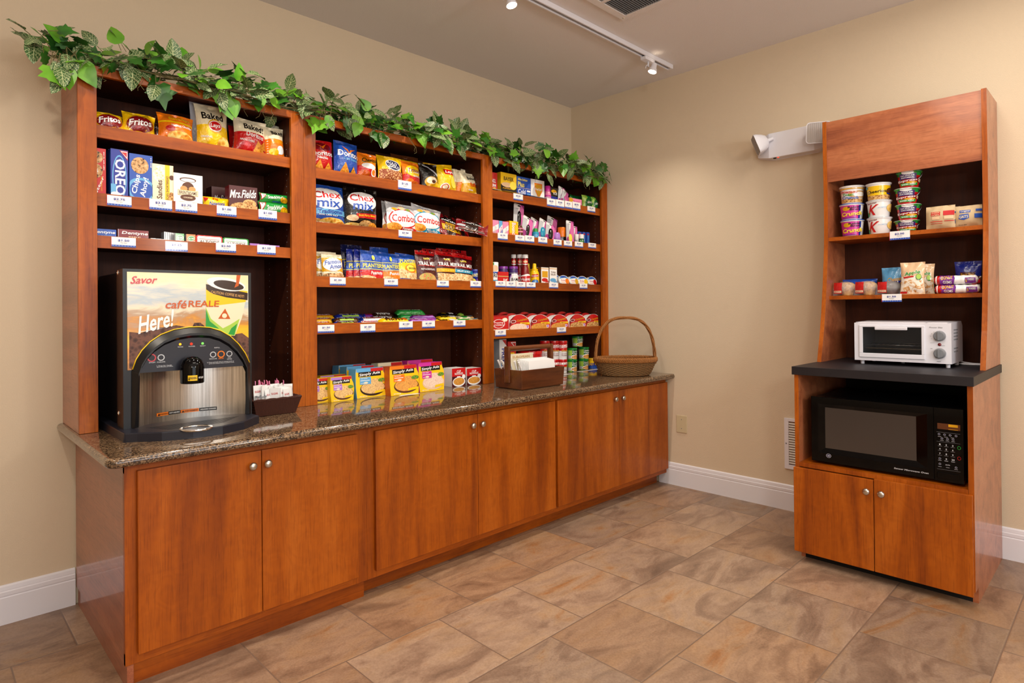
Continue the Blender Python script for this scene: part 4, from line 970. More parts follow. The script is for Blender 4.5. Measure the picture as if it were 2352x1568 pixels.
# ------------------------------------------------------------------ ivy garland
def garland():
    m = N('veined_leaf', .42); tc = m.n('ShaderNodeUVMap'); tc.uv_map = 'uv'; s = m.n('ShaderNodeSeparateXYZ'); m.l(tc.outputs[0], s.inputs[0])
    au = m.math('ABSOLUTE', s.outputs[0])
    rib = m.math('LESS_THAN', au, .035)
    sv = m.math('LESS_THAN', m.math('FRACT', m.math('MULTIPLY', m.math('SUBTRACT', s.outputs[1], m.math('MULTIPLY', au, .28)), 7)), .11)
    mp = m.n('ShaderNodeMapping'); mp.inputs['Scale'].default_value = (1.6, 4, 1); m.l(tc.outputs[0], mp.inputs[0])
    vo = m.n('ShaderNodeTexVoronoi', feature='DISTANCE_TO_EDGE'); vo.inputs['Scale'].default_value = 2.6; m.l(mp.outputs[0], vo.inputs['Vector'])
    net = m.math('LESS_THAN', vo.outputs[0], .026)
    f = m.math('MAXIMUM', rib, m.math('MAXIMUM', sv, net))
    oi = m.n('ShaderNodeTexCoord'); nz = m.noise(oi.outputs['Object'], 4, 2)
    m.col(m.mix(f, m.mix(nz, srgb('143a16'), srgb('3c6a2c')), srgb('c4cb98')))
    for nm, a, b in (('ivy_leaf', '123c14', '3a7a20'), ('bright_leaf', '3f8214', '78b030')):
        q = N(nm, .38); c = q.coord(); q.col(q.ramp(q.noise(c, 9, 3), [(.3, a), (.7, b)]))
    N('vine_bark', .7).col('6a6238')
    R = random.Random(11)
    t = thing('ivy_garland', 'artificial ivy garland with veined leaves draped along the top of the cherry hutches', 'garland', (-1.8, -.3, HT))
    org = Vector((-1.8, -.3, HT)); X0, X1 = -3.69, -.06
    def spine(x, k=0): return Vector((x, -.345+.055*math.sin(x*5.1+k)+.03*math.sin(x*11+k*2), HT+.030+.018*math.sin(x*7.3+k*1.7)))
    vn = G()
    for k in range(4): vn.tube([tuple(spine(X0+.1+(X1-X0-.14)*i/90, k)+Vector((0, .02*k-.02, .008*k-.01))-org) for i in range(91)], .0035, 'vine_bark', 5)
    groups = {'v': (G(), [], 'veined_leaf'), 'i': (G(), [], 'ivy_leaf'), 'b': (G(), [], 'bright_leaf')}
    def leaf(kind, p, d, nrm, L):
        g, uv, mat = groups[kind]; d = d.normalized(); side = d.cross(nrm).normalized(); nrm = side.cross(d)
        vs = []; bend = R.uniform(.05, .28); cup = R.uniform(.1, .3)
        if kind == 'v':
            nl, wd = 7, R.uniform(.27, .36)
            for j in range(nl+1):
                v = j/nl; w = wd*(math.sin(PI*v**.8)**.75)*(1-.1*v)+.004
                for i in (-1, -.5, 0, .5, 1):
                    q = p + d*(L*v) + side*(i*w*L) - nrm*(bend*L*v*v) + nrm*(cup*w*L*abs(i)**1.4) + nrm*(.02*L*math.sin(v*16+i*3))*abs(i)
                    vs.append(q); uv.append((i*w/wd if 0 else i, v))
            k = 5; fs = [(j*k+i, j*k+i+1, (j+1)*k+i+1, (j+1)*k+i) for j in range(nl) for i in range(4)]
        else:
            lob = [(0, 0), (.20, -.10), (.42, .04), (.34, .20), (.60, .34), (.36, .46), (.34, .58), (.16, .66), (0, 1)]
            if kind == 'b' and R.random() < .6: lob = [(0, 0), (.16, .02), (.33, .16), (.38, .34), (.32, .54), (.18, .78), (0, 1)]
            P = lob+[(-x, y) for x, y in lob[1:-1]][::-1]
            vs = [p+d*(L*.34)-nrm*(bend*L*.1)]; uv.append((0, .3))
            for x, y in P:
                vs.append(p+d*(L*y)+side*(x*L)-nrm*(bend*L*y*y)+nrm*(cup*abs(x)*L*.5)+nrm*R.uniform(-.02, .02)*L); uv.append((x, y))
            n = len(P); fs = [(0, i+1, (i+1) % n+1) for i in range(n)]
        g.add(vs, fs, mat)
    def sprig(p, kind, d=None, L=None):
        if d is None:
            d = Vector((R.uniform(-1, 1), R.uniform(-1, .35), R.uniform(-.55, .75)))
        nrm = Vector((R.uniform(-.6, .2), R.uniform(-1, -.2), R.uniform(.1, 1.0))).normalized()
        if abs(d.normalized().dot(nrm)) > .85: nrm = Vector((0, -.6, .8))
        L = L or R.uniform(.075, .125)
        tip = p+d.normalized()*.03
        vn.tube([tuple(p-org), tuple(tip-org)], .0014, 'vine_bark', 4, cap=False)
        leaf(kind, tip-org, d, nrm, L)
    x = X0
    while x < X1:
        for _ in range(6):
            p = spine(x+R.uniform(-.03, .03), R.randrange(4))+Vector((0, R.uniform(-.075, .09), R.uniform(-.018, .058)))
            near = x > -.3
            kind = R.choices('vib', (.45, .29, .26))[0]
            d = None
            if x > -.16: d = Vector((R.uniform(-1, -.1), R.uniform(-1, .2), R.uniform(-.6, .7)))
            if p.z < HT+.02: p.z = HT+.02
            sprig(p, kind, d, (R.uniform(.068, .106) if kind == 'v' else R.uniform(.055, .088)))
        x += .030
    # leaves that hang over the front rail
    for px, py, n in ((370, 205, 2), (300, 165, 2), (505, 225, 3), (525, 250, 2), (590, 225, 3), (700, 245, 2), (745, 285, 3), (805, 290, 3), (870, 312, 2), (960, 310, 2), (1010, 330, 3), (1060, 345, 3), (1140, 362, 3), (1180, 375, 3), (1240, 392, 3), (1255, 405, 2), (1300, 395, 2), (1345, 410, 3), (1370, 420, 4), (165, 150, 3), (128, 160, 4), (145, 180, 3), (1385, 400, 3)):
        for _ in range(n):
            p = on(px+R.uniform(-14, 14), py-R.uniform(6, 26), 'y', -.40); p.x = min(p.x, -.08)
            top = spine(p.x, 0); top.y = -.39; top.z = max(top.z, HT+.012)
            vn.tube([tuple(top-org), tuple((top+p)/2+Vector((R.uniform(-.02, .02), -.02, .02))-org), tuple(p-org)], .0016, 'vine_bark', 4, cap=False)
            d = Vector((R.uniform(-.6, .6), R.uniform(-.35, -.05), -R.uniform(.5, 1)))
            if px > 1330: d.x = -abs(d.x)
            nrm = Vector((R.uniform(-.5, .2), -1, R.uniform(.1, .5))); kind = R.choices('vib', (.55, .2, .25))[0]
            leaf(kind, p-org, d, nrm, R.uniform(.075, .112))
    R2 = random.Random(4)
    for _ in range(26):
        x = R2.uniform(X0+.1, X1-.15); p = spine(x); p.y = -.40; pts = [p-org]
        q = p.copy()
        for k in range(7): q = q+Vector((R2.uniform(-.02, .02), R2.uniform(-.012, .006), -R2.uniform(.004, .026))); pts.append(q-org)
        vn.tube([tuple(a) for a in pts], .0011, 'vine_bark', 4, cap=False)
    vn.build('vine_stem', t, smooth=True)
    for k, nm in (('v', 'veined_foliage'), ('i', 'lobed_foliage'), ('b', 'bright_foliage')):
        g, uv, mat = groups[k]; o = g.build(nm, t, smooth=True); me = o.data; ul = me.uv_layers.new(name='uv')
        for lp in me.loops: ul.data[lp.index].uv = uv[lp.vertex_index]
garland()
# ------------------------------------------------------------------ goods on the shelves
def I(name, label, cat, kind, px, yz, d, base, code, fin='foil', rot=(0, 0, 0), group=None, parts=None, **kw):
    """px: left pixel, right pixel and top pixel of the front in the photograph; yz: depth of the front and height of the shelf it stands on"""
    u0, u1, vt = px; y, z = yz
    if kind == 'bag' and y < -.28 and 'over the shelf edge' not in label: y = max(y, -.333+d*.5)
    elif kind != 'bag' and z > 1.1: y = max(y, -.333)
    yf = y
    a = on(u0, vt, 'y', yf); b = on(u1, vt, 'y', yf); m = on((u0+u1)/2, vt, 'y', yf)
    r = [math.radians(q) for q in rot]; w = b.x-a.x; h = (m.z-z)/max(math.cos(r[0])*math.cos(r[1]), .2)
    w = w/max(math.cos(r[2]), .5)
    dz = abs(math.sin(r[1]))*w/2 + abs(math.sin(r[0]))*(d if kind != 'bag' else d*.55 if kw.get('gusset') else .006)
    h -= dz*.9
    if kind == 'prof':
        rot = (rot[0], rot[1], rot[2]-.8*math.degrees(math.atan2(a.x-CAM.x, y-CAM.y))); r[2] = 0
        q = on((u0+u1)/2, vt, 'y', y+w*.36); w *= abs(q.y-CAM.y)/math.hypot(q.x-CAM.x, q.y-CAM.y); a.x, b.x = q.x-w/2, q.x+w/2
        body = b_can(w, h, kw.pop('prof'), base, fin)+(w, h)
    elif kind == 'out': body = b_outline(kw.pop('poly'), w, h, d, base, fin)+(w, h)
    else: body = B(kind, w, h, d, base, fin, **kw)
    yy = y + (w/2 if kind == 'prof' else 0)
    x = (a.x+b.x)/2
    if r[1]: x -= math.sin(r[1])*h/2
    return put(name, label, cat, body, code, (x, yy, z+dz), rot, group, fin, parts=parts(w, h) if parts else ())
z1 = {k: [s-.0194 for s in v] for k, v in SHELF.items()}
A1, A2, A3 = z1[1]; B1, B2, B3, B4 = z1[2]; C1, C2, C3, C4 = z1[3]; ZC = CT+.0006
Y = -.295
# --- first bay, top shelf
fr_ = 'e .5 .46 .47 .36 gld 6;e .5 .46 .43 .31 drd 6;t Fritos .5 .5 .72 .26 wht 8 .2;t CORN_CHIPS .48 .3 .3 .05 red 6;e .5 .1 .3 .08 yel'
I('chip_bag', 'yellow bag with dark red oval, half hidden behind the left stile on the top shelf', 'chip bag', 'bag', (212, 290, 256), (Y, A1), .07, 'yel', fr_, rot=(-22, 0, 4), seed=1)
I('chip_bag', 'yellow bag with dark red oval, second from left on the top shelf', 'chip bag', 'bag', (281, 360, 258), (Y, A1), .075, 'yel', fr_, rot=(-16, 3, 0), seed=2)
I('chip_bag', 'dark brown bag glimpsed behind the yellow and the orange bag on the top shelf', 'chip bag', 'bag', (340, 400, 270), (-.19, A1), .05, 'brn', 't Honey .4 .6 .5 .12 wht;t BBQ .4 .4 .4 .12 red', seed=3)
I('chip_bag', 'orange bag with pale chip sticks, third from left on the top shelf', 'chip bag', 'bag', (362, 448, 262), (Y, A1), .075, 'org', 'r 0 .62 1 .68 yel;t SunChips .56 .79 .62 .15 yel 4 .2;t Harvest_Cheddar .62 .54 .62 .08 wht 3;e .28 .42 .13 .09 red;e .58 .2 .36 .17 chips;e .76 .17 .2 .12 tortilla', rot=(-12, 2, 2), seed=4)
I('chip_bag', 'grey-white bag standing behind the cream and yellow bag on the top shelf', 'chip bag', 'bag', (434, 505, 240), (-.235, A1), .05, 'slv', 't Baked .6 .7 .5 .13 blk', seed=5)
I('chip_bag', 'tall cream bag with yellow lower half and round red emblem on the top shelf', 'chip bag', 'bag', (450, 528, 241), (Y, A1), .08, 'crm', 'r 0 .02 1 .52 yel;t Baked .46 .72 .66 .16 blk;e .5 .50 .23 .15 gld;e .5 .5 .21 .12 wht 4;e .5 .5 .195 .10 red 4;t Lays .5 .5 .32 .11 wht 4 .2;t ORIGINAL .24 .26 .34 .045 wht;e .78 .16 .2 .14 chips', rot=(-8, 0, 3), seed=6)
I('chip_bag', 'small red bag showing in the gap between two cream bags on the top shelf', 'chip bag', 'bag', (524, 575, 292), (-.21, A1), .05, 'red', 't NACHO .3 .3 .4 .12 wht', seed=7)
I('chip_bag', 'cream bag with red lower half and orange triangles on the top shelf', 'chip bag', 'bag', (537, 613, 272), (Y, A1), .075, 'crm', 'r 0 .08 1 .58 red;t Baked! .58 .74 .62 .18 blk -3;t Doritos .6 .52 .56 .13 wht -5;t NACHO_CHEESE .36 .36 .44 .05 wht -4;p .55,.1 .7,.4 .95,.12 tortilla;p .7,.2 .92,.42 .98,.2 tortilla', rot=(-10, 3, -3), seed=8)
I('chip_bag', 'cream bag with orange lower half at the right end of the top shelf', 'chip bag', 'bag', (609, 655, 291), (Y, A1), .07, 'crm', 'r 0 .04 1 .6 org;t Cheetos .55 .55 .6 .15 gld 4 .2;e .7 .3 .2 .12 wht;e .35 .22 .25 .1 yel;t Baked! .6 .8 .6 .13 blk', rot=(-10, 0, 0), seed=9)
I('chip_bag', 'pale bag top behind the cream and orange bag, right end of the top shelf', 'chip bag', 'bag', (612, 648, 289), (-.21, A1), .05, 'crm', '', seed=10)
# --- first bay, middle shelf
Yb = -.325
I('cookie_box', 'red box with peanut-shaped cookies cut off by the left stile', 'cookie box', 'box', (196, 243, 339), (Yb, A2), .06, 'red', 'e .55 .82 .3 .12 cookie;e .5 .55 .34 .14 cookie;t Nutter .35 .36 .5 .14 wht 70;t Butter .62 .22 .5 .13 wht 70 .2;t PEANUT_BUTTER .78 .3 .05 .3 yel 0;t NET_WT_16_OZ .9 .76 .36 .06 wht 90', 'paper', side='mar')
I('cookie_box', 'tall dark blue box with white lettering running down the front', 'cookie box', 'box', (254, 294, 343), (Yb, A2), .075, 'dbl', 'e .5 .45 .42 .44 sky;e .5 .45 .36 .41 dbl;t OREO .54 .46 .70 .60 wht -90;p .5,.98 .98,.98 .98,.8 red;p .56,.97 .95,.97 .95,.83 wht;p .62,.955 .92,.955 .92,.86 red;r 0 0 .3 .32 sky;e .25 .1 .3 .07 wht;e .7 .03 .35 .04 cho', 'paper', side='blu')
I('cookie_box', 'second dark blue box tucked behind the tall dark blue one', 'cookie box', 'box', (249, 286, 345), (-.22, A2), .07, 'dbl', 't OREO .5 .5 .6 .4 wht -90', 'paper', side='nvy')
I('cookie_box', 'bright blue box with a big chocolate chip cookie on it', 'cookie box', 'box', (297, 350, 355), (Yb, A2), .06, 'blu', 'e .45 .77 .38 .17 cookie;e .5 .28 .62 .24 sky;e .52 .27 .5 .2 blu;t Chips .30 .38 .40 .30 wht 80 .1;t Ahoy! .66 .33 .40 .32 wht 80 .1;e .55 .03 .4 .05 cookie;t 14_OZ .93 .85 .2 .05 wht -90', 'paper')
I('cookie_box', 'tan shortbread box with yellow upright band', 'cookie box', 'box', (349, 398, 378), (Yb, A2), .06, 'crm', 'r 0 0 1 .96 tan;r 0 .02 .98 1 crm;e .34 .76 .3 .2 popcorn;r .6 0 .82 1 yel;t PECAN_SHORTBREAD .71 .42 .62 .12 brn 90;t Sandies .34 .38 .46 .26 brn 90;e .9 .2 .14 .14 granola;e .92 .7 .12 .06 brn', 'paper', side='tan')
I('cookie_bag', 'white square-topped cookie bag with brown oval emblem', 'cookie bag', 'box', (397, 465, 400), (Yb, A2), .07, 'wht', 'e .5 .83 .28 .07 brn;e .5 .82 .24 .05 wht;e .5 .62 .2 .14 brn;e .36 .56 .12 .08 tan;e .64 .56 .12 .08 tan;r .16 .36 .84 .52 gld;r .17 .37 .83 .51 crm;t BRENT&SAMS .5 .44 .6 .1 brn;e .5 .3 .26 .09 brn;t COOKIES .5 .3 .3 .04 crm;e .28 .07 .3 .1 granola;e .72 .07 .3 .1 granola', 'paper')
I('cookie_pack', 'small yellow fig cookie pack lying low', 'cookie pack', 'bag', (464, 526, 454), (-.30, A2), .05, 'yel', 't Newtons .5 .5 .62 .36 wht 3 .2;t Newtons .5 .52 .6 .3 dbl 3 .2;p .03,.6 .03,.95 .2,.9 red;e .75 .15 .2 .15 granola;t Fig .45 .85 .2 .2 red', seed=11, crimp=.04)
I('cookie_box', 'dark red cookie carton in front with heap of cookies printed below', 'cookie carton', 'box', (527, 590, 428), (-.32, A2), .07, 'mar', 't Mrs.Fields .5 .72 .92 .3 wht 5 .25;e .45 .2 .42 .2 granola;e .72 .38 .24 .16 granola;r .8 0 1 .3 tan', 'paper', side='drd', rot=(0, 0, -4))
I('cookie_box', 'second dark red cookie carton standing further back', 'cookie carton', 'box', (486, 528, 430), (-.18, A2), .08, 'mar', 't Mrs.Fields .55 .6 .8 .24 wht 5 .25', 'paper', side='mar')
sw = 'p .02,.2 .02,.95 .24,.95 red;p .04,.35 .04,.9 .2,.9 wht;t SnackWells .52 .62 .6 .34 wht 3 .1;e .82 .4 .16 .3 gld;r .4 .1 .7 .2 blu'
lo = I('cookie_pack', 'green cookie pack at the bottom of the pair, marked 12', 'cookie pack', 'bag', (592, 664, 465), (-.30, A2), .05, 'grn', sw+';t 12 .85 .3 .2 .5 yel', seed=12, crimp=.03)
I('cookie_pack', 'green cookie pack lying on top of the other green one', 'cookie pack', 'bag', (594, 663, 446), (-.30, on(628, 467.5, 'y', -.30)[2]), .05, 'grn', sw, seed=13, crimp=.03, rot=(0, 0, 0))
# --- first bay, lower shelf
I('gum_box', 'blue gum box cut off by the left stile', 'gum box', 'box', (190, 267, 525), (Yb, A3), .06, 'blu', 't Dentyne .62 .72 .7 .3 wht 0 .25;t ICE .7 .4 .3 .16 sky;r .5 .2 .95 .3 sky', 'paper', side='dbl')
I('gum_box', 'dark red gum box beside the blue one', 'gum box', 'box', (270, 341, 528), (Yb, A3), .06, 'drd', 't Dentyne .56 .72 .84 .3 wht 0 .25;t FIRE .55 .4 .4 .18 flesh;r 0 .05 1 .12 mar;r .02 0 .035 1 slv', 'paper', side='mar')
for k in range(4):
    I('gum_pack', 'flat green and white gum pack lying beside the dark red gum box', 'gum pack', 'box', (346+13*k, 358+13*k, 547+1.2*k), (-.30+.012*(k % 2), A3), .08, 'wht', 'r 0 .3 1 .6 grn', 'paper', group='flat gum packs on the lower shelf')
for k in range(6):
    I('mint_box', 'clear-sided grey mint box in the row behind the green mint box', 'mint box', 'box', (377+4.2*k, 381+4.2*k, 532+.6*k), (-.26-.004*k, A3), .05, 'slv', 'r .1 .1 .9 .5 lgr', 'plast', group='grey mint boxes standing in a row')
tt = 'r .06 .05 .94 .45 wht;e .52 .66 .4 .2 wht 12;e .52 .66 .36 .17 %s 12;t tic_tac .52 .66 .6 .14 wht 8'
I('mint_box', 'small green mint box with white oval', 'mint box', 'box', (403, 423, 536), (-.315, A3), .02, 'grn', tt % 'dgr', 'plast', side='slv')
I('mint_box', 'small orange mint box with green oval', 'mint box', 'box', (428, 449, 538), (-.315, A3), .02, 'org', tt % 'grn', 'plast', side='slv')
def tin(w, h): return [((.5+sx*(.5-r)+r*math.cos(q)*1), 0) for sx in () for r in () for q in ()]
TIN = [(.0, .0), (1, 0), (1, .85), (.985, .93), (.95, .98), (.9, 1), (.1, 1), (.05, .98), (.015, .93), (0, .85)]
at_ = 'p .05,0 .05,.84 .1,.92 .9,.92 .95,.84 .95,0 wht;t ALTOIDS .5 .45 .74 .26 brn;t PEPPERMINT .5 .18 .6 .1 %s;r .12 .66 .88 .69 %s'
I('mint_tin', 'white mint tin with red border standing on edge', 'mint tin', 'out', (450, 511, 541), (-.32, A3), .022, 'red', at_ % ('red', 'red'), 'foil', poly=TIN)
I('mint_tin', 'white mint tin with green border standing on edge', 'mint tin', 'out', (512, 571, 547), (-.32, A3), .022, 'grn', at_ % ('grn', 'grn'), 'foil', poly=TIN)
for k in range(3):
    I('gum_pack', 'flat purple gum pack lying right of the mint tins', 'gum pack', 'box', (574+23*k, 596+23*k, 559+2.2*k), (-.31, A3), .09, 'lil', 'r 0 .2 1 .5 wht', 'paper', group='flat purple gum packs')
# --- second bay, top shelf
I('chip_bag', 'red tortilla chip bag with orange triangles against the double stile', 'chip bag', 'bag', (703, 765, 320), (Y, B1), .085, 'red', 'e .5 .78 .4 .14 drd;p .3,.85 .5,.75 .75,.9 .55,.7 org;t Doritos .52 .56 .84 .14 wht 6;t Nacho .5 .43 .4 .07 wht;p .15,.03 .4,.38 .6,.05 tortilla;p .55,.03 .72,.32 .97,.06 tortilla', rot=(-6, 0, 0), seed=20, pin=.03)
I('chip_bag', 'blue tortilla chip bag with two yellow triangles', 'chip bag', 'bag', (767, 823, 326), (Y, B1), .085, 'blu', 'p .25,.84 .45,.76 .5,.66 .58,.76 .82,.8 .6,.7 .5,.6 .42,.7 org;t Doritos .52 .62 .86 .17 wht -4;t Cool_Ranch .56 .48 .6 .08 sky -3;p .12,.02 .34,.38 .6,.06 tortilla;p .55,.02 .68,.30 .95,.04 tortilla', rot=(-5, 2, 2), seed=21, pin=.02)
I('chip_bag', 'orange and red cheese puff bag between the blue and pretzel bags', 'chip bag', 'bag', (819, 867, 351), (Y, B1), .07, 'org', 'r 0 .03 1 .48 red;e .5 .48 .36 .1 wht;t Cheetos .55 .7 .8 .2 gld 8 .2;t Cheetos .55 .71 .76 .17 blk 8 .2;e .75 .28 .14 .14 wht;e .75 .28 .1 .1 org;e .3 .2 .25 .12 dor;e .45 .08 .16 .06 wht', rot=(-8, 3, 0), seed=22)
I('chip_bag', 'yellow bag with black-and-white oval over a window of pretzels', 'chip bag', 'bag', (869, 926, 358), (Y, B1), .075, 'yel', 'r .02 .08 .98 .46 pretzel;e .55 .64 .32 .2 wht -8;e .55 .64 .29 .17 nvy -8;t ROLD .5 .7 .4 .11 wht -6;t GOLD .58 .57 .42 .11 wht -6', rot=(-10, 2, -3), seed=23)
I('chip_bag', 'dark yellow-striped bag lying behind the pretzel bag', 'chip bag', 'bag', (905, 968, 355), (-.19, B1), .05, 'brn', 'r 0 .7 1 .85 yel', rot=(-10, 0, 0), seed=24)
I('chip_bag', 'bag with orange top and red lower half with curled chips', 'chip bag', 'bag', (924, 967, 371), (Y, B1), .07, 'org', 'r 0 .02 1 .46 red;e .5 .6 .42 .22 yel;t Fritos .55 .62 .72 .2 wht 4 .2;t Fritos .55 .63 .68 .16 drd 4 .2;t BAR-B-Q .65 .4 .4 .07 wht;e .3 .2 .2 .1 org;e .6 .14 .25 .1 dor', rot=(-8, 2, 2), seed=25)
I('chip_bag', 'black bag with a yellow bowl picture', 'chip bag', 'bag', (967, 1009, 376), (Y, B1), .07, 'blk', 'p .1,.98 .25,.95 .9,.55 .8,.5 slv;e .45 .3 .36 .18 gld;e .45 .34 .28 .12 popcorn;e .55 .3 .12 .06 brn;e .8 .12 .2 .14 yel', rot=(-8, -4, 0), seed=26)
I('chip_bag', 'dark yellow bag standing behind the black bag', 'chip bag', 'bag', (972, 1008, 376), (-.2, B1), .05, 'gld', 'e .6 .5 .3 .2 nvy', seed=27)
I('chip_bag', 'bright yellow potato chip bag leaning left with red ribbon', 'chip bag', 'bag', (1004, 1046, 378), (Y, B1), .07, 'yel', 'p .35,.62 .98,.58 .98,.76 .35,.82 red;t Lays .66 .69 .5 .13 wht -4 .2;e .3 .18 .24 .13 wht;e .3 .18 .2 .1 dor;e .3 .18 .14 .07 crm;e .8 .34 .2 .2 lem', rot=(-8, -7, 0), seed=28)
I('chip_bag', 'narrow cream bag squeezed in left of the last two cream bags', 'chip bag', 'bag', (1036, 1057, 388), (-.25, B1), .05, 'crm', 'r 0 .05 1 .52 gld', rot=(-4, -6, 0), seed=29)
I('chip_bag', 'cream bag with orange lower half, second from the right end', 'chip bag', 'bag', (1046, 1074, 390), (-.27, B1), .05, 'crm', 'r 0 .05 1 .52 org;t B .75 .66 .2 .14 blk', rot=(-6, -5, 0), seed=30)
I('chip_bag', 'cream bag with red ridged-chip lettering at the right end of the bay', 'chip bag', 'bag', (1060, 1097, 395), (Y, B1), .07, 'crm', 'r 0 .06 1 .5 gld;t Baked! .6 .72 .6 .14 blk 3;t Ruffles .7 .46 .55 .16 red 4;t ORIGINAL .45 .24 .3 .05 wht;e .85 .1 .15 .1 chips', rot=(-12, 1, 0), seed=31)
I('chip_bag', 'pale bag top showing behind the last cream bag', 'chip bag', 'bag', (1058, 1100, 392), (-.19, B1), .05, 'crm', '', seed=32)
# --- second bay, second shelf
cm = 't Chex .5 .75 .74 .17 red 4 .1;t mix .52 .55 .62 .20 blu 2 .1;'
I('snack_bag', 'large blue snack mix bag against the double stile', 'snack bag', 'bag', (703, 792, 424), (Y, B2), .095, 'blu', 'e .5 .66 .45 .27 wht;'+cm+'r .02 .28 .98 .4 sky;t Traditional .55 .35 .66 .09 dbl 3;t 60%_LESS_FAT .5 .27 .5 .03 wht;e .2 .1 .3 .08 granola;e .62 .12 .34 .1 chips;e .86 .08 .16 .07 tortilla', rot=(-6, 0, 0), seed=33, pin=.02)
I('snack_bag', 'large black snack mix bag with red banner', 'snack bag', 'bag', (790, 864, 432), (Y, B2), .09, 'blk', 'e .52 .68 .44 .22 wht;'+cm+'p .3,.26 .96,.28 .96,.40 .3,.36 red;t Bold_Party_Blend .64 .33 .54 .06 yel 4;e .22 .25 .16 .07 flesh;e .3 .08 .28 .07 chips;e .62 .13 .2 .1 granola;e .84 .1 .14 .09 tortilla', rot=(-4, 2, -4), seed=34, pin=.02)
cb = 'r 0 .62 1 1 lgr;r 0 .02 1 .2 %s;e .52 .46 .49 .33 %s 6;e .52 .455 .46 .285 wht 6;t Combos .53 .46 .84 .25 red 6;e .22 .74 .09 .05 gld;e .45 .8 .12 .07 flesh;e .68 .78 .09 .05 salad;e .2 .14 .24 .12 tortilla;t %s .66 .12 .36 .1 wht 4'
I('snack_bag', 'white pretzel snack bag mostly hidden behind the red-trimmed one', 'snack bag', 'bag', (880, 935, 466), (-.24, B2), .05, 'wht', cb % ('red', 'red', 'Pizza'), rot=(-12, 6, 0), seed=35)
I('snack_bag', 'white and red pretzel snack bag with red lettering in an oval', 'snack bag', 'bag', (890, 960, 467), (-.30, B2), .06, 'wht', cb % ('red', 'red', 'Pepperoni'), rot=(-14, 5, -2), seed=36)
I('snack_bag', 'white and blue pretzel snack bag right of the red-trimmed one', 'snack bag', 'bag', (948, 1016, 475), (-.30, B2), .06, 'wht', cb % ('teal', 'teal', 'Nacho'), rot=(-14, 9, -2), seed=37)
jl = 'r .3 0 .7 1 cho;e .5 .72 .36 .12 blk;t JACK_LINKS .52 .68 .7 .09 wht -3;p .4,.84 .48,.76 .5,.74 .52,.76 .62,.86 .5,.78 wht;'
I('jerky_pouch', 'dark red jerky pouch glimpsed behind the yellow-lettered one', 'jerky pouch', 'bag', (1000, 1052, 498), (-.24, B2), .02, 'drd', jl, rot=(-30, 10, 0), seed=38, pin=.01)
I('jerky_pouch', 'dark red jerky pouch with yellow panel reading BEEF JERKY', 'jerky pouch', 'bag', (1012, 1068, 494), (-.30, B2), .022, 'drd', jl+'r .14 .2 .9 .48 gld;t BEEF .52 .4 .5 .12 blk;t JERKY .52 .27 .6 .12 blk;r .3 .5 .74 .57 gld;t TERIYAKI .52 .535 .36 .04 blk', rot=(-28, 10, 0), seed=39, pin=.01)
I('jerky_pouch', 'red jerky pouch standing behind the last one', 'jerky pouch', 'bag', (1046, 1086, 503), (-.26, B2), .02, 'red', jl, rot=(-34, 14, 0), seed=40, pin=.01)
I('jerky_pouch', 'red jerky pouch leaning out over the shelf edge by the narrow stile', 'jerky pouch', 'bag', (1060, 1108, 509), (-.352, B2+.0215), .02, 'drd', jl+'t BEEF_JERKY .5 .35 .6 .12 blk;e .16 .42 .14 .1 slv;r .1 .1 .9 .2 brn', rot=(-34, 12, -34), seed=41, pin=.01)
# --- second bay, third shelf
fa = 'r 0 .9 1 1 crm;r 0 .3 1 .84 gld;e .48 .58 .46 .26 wht 6;t Famous .5 .68 .8 .17 blu 8 .2;t Amos .58 .5 .6 .17 blu 8 .2;t Chocolate_Chip .56 .3 .56 .06 wht -6;e .3 .12 .34 .12 cookie;e .72 .12 .3 .12 cookie'
I('cookie_pouch', 'cream cookie pouch half hidden at the double stile', 'cookie pouch', 'bag', (722, 776, 578), (-.26, B3), .05, 'crm', fa, rot=(-6, 0, 0), seed=42, gusset=True)
I('cookie_pouch', 'cream cookie pouch with blue script lettering in front', 'cookie pouch', 'bag', (740, 789, 583), (-.30, B3), .05, 'crm', fa, rot=(-8, 0, 0), seed=43, gusset=True)
pl = 'p 0,.02 1,.02 1,.62 0,.56 %s;p 0,.02 1,.02 1,.36 0,.28 %s;p 0,.30 1,.38 1,.40 0,.32 lem;t PLANTERS .52 .48 .88 .15 lem 6 .1;p 0,.57 1,.63 1,.65 0,.59 lem;t %s .64 .24 .5 .12 wht 8 .2;e .3 .05 .3 .05 nuts;e .5 .76 .06 .09 lem'
I('nut_pouch', 'dark blue nut pouch at the back, next to the cookie pouches', 'nut pouch', 'bag', (784, 835, 562), (-.20, B3), .05, 'nvy', pl % ('dbl', 'mar', 'Nuts'), rot=(-4, 0, 0), seed=44, gusset=True)
I('nut_pouch', 'blue nut pouch, second in the overlapping blue row', 'nut pouch', 'bag', (796, 848, 574), (-.255, B3), .04, 'dbl', pl % ('blu', 'red', 'Nuts'), rot=(-6, 4, 0), seed=45, gusset=True)
I('nut_pouch', 'blue nut pouch just behind the front red-banded one', 'nut pouch', 'bag', (814, 866, 575), (-.285, B3), .035, 'dbl', pl % ('blu', 'red', 'Nuts'), rot=(-8, 5, 0), seed=46, gusset=True)
I('nut_pouch', 'blue nut pouch with red lower band, foremost of the overlapping blue row', 'nut pouch', 'bag', (829, 884, 577), (-.315, B3), .035, 'blu', pl % ('blu', 'red', 'Peanuts'), rot=(-10, 6, 0), seed=47, gusset=True)
I('nut_pouch', 'blue pouch top rising behind the orange-banded nut pouch', 'nut pouch', 'bag', (848, 893, 568), (-.2, B3), .05, 'blu', '', seed=48, gusset=True)
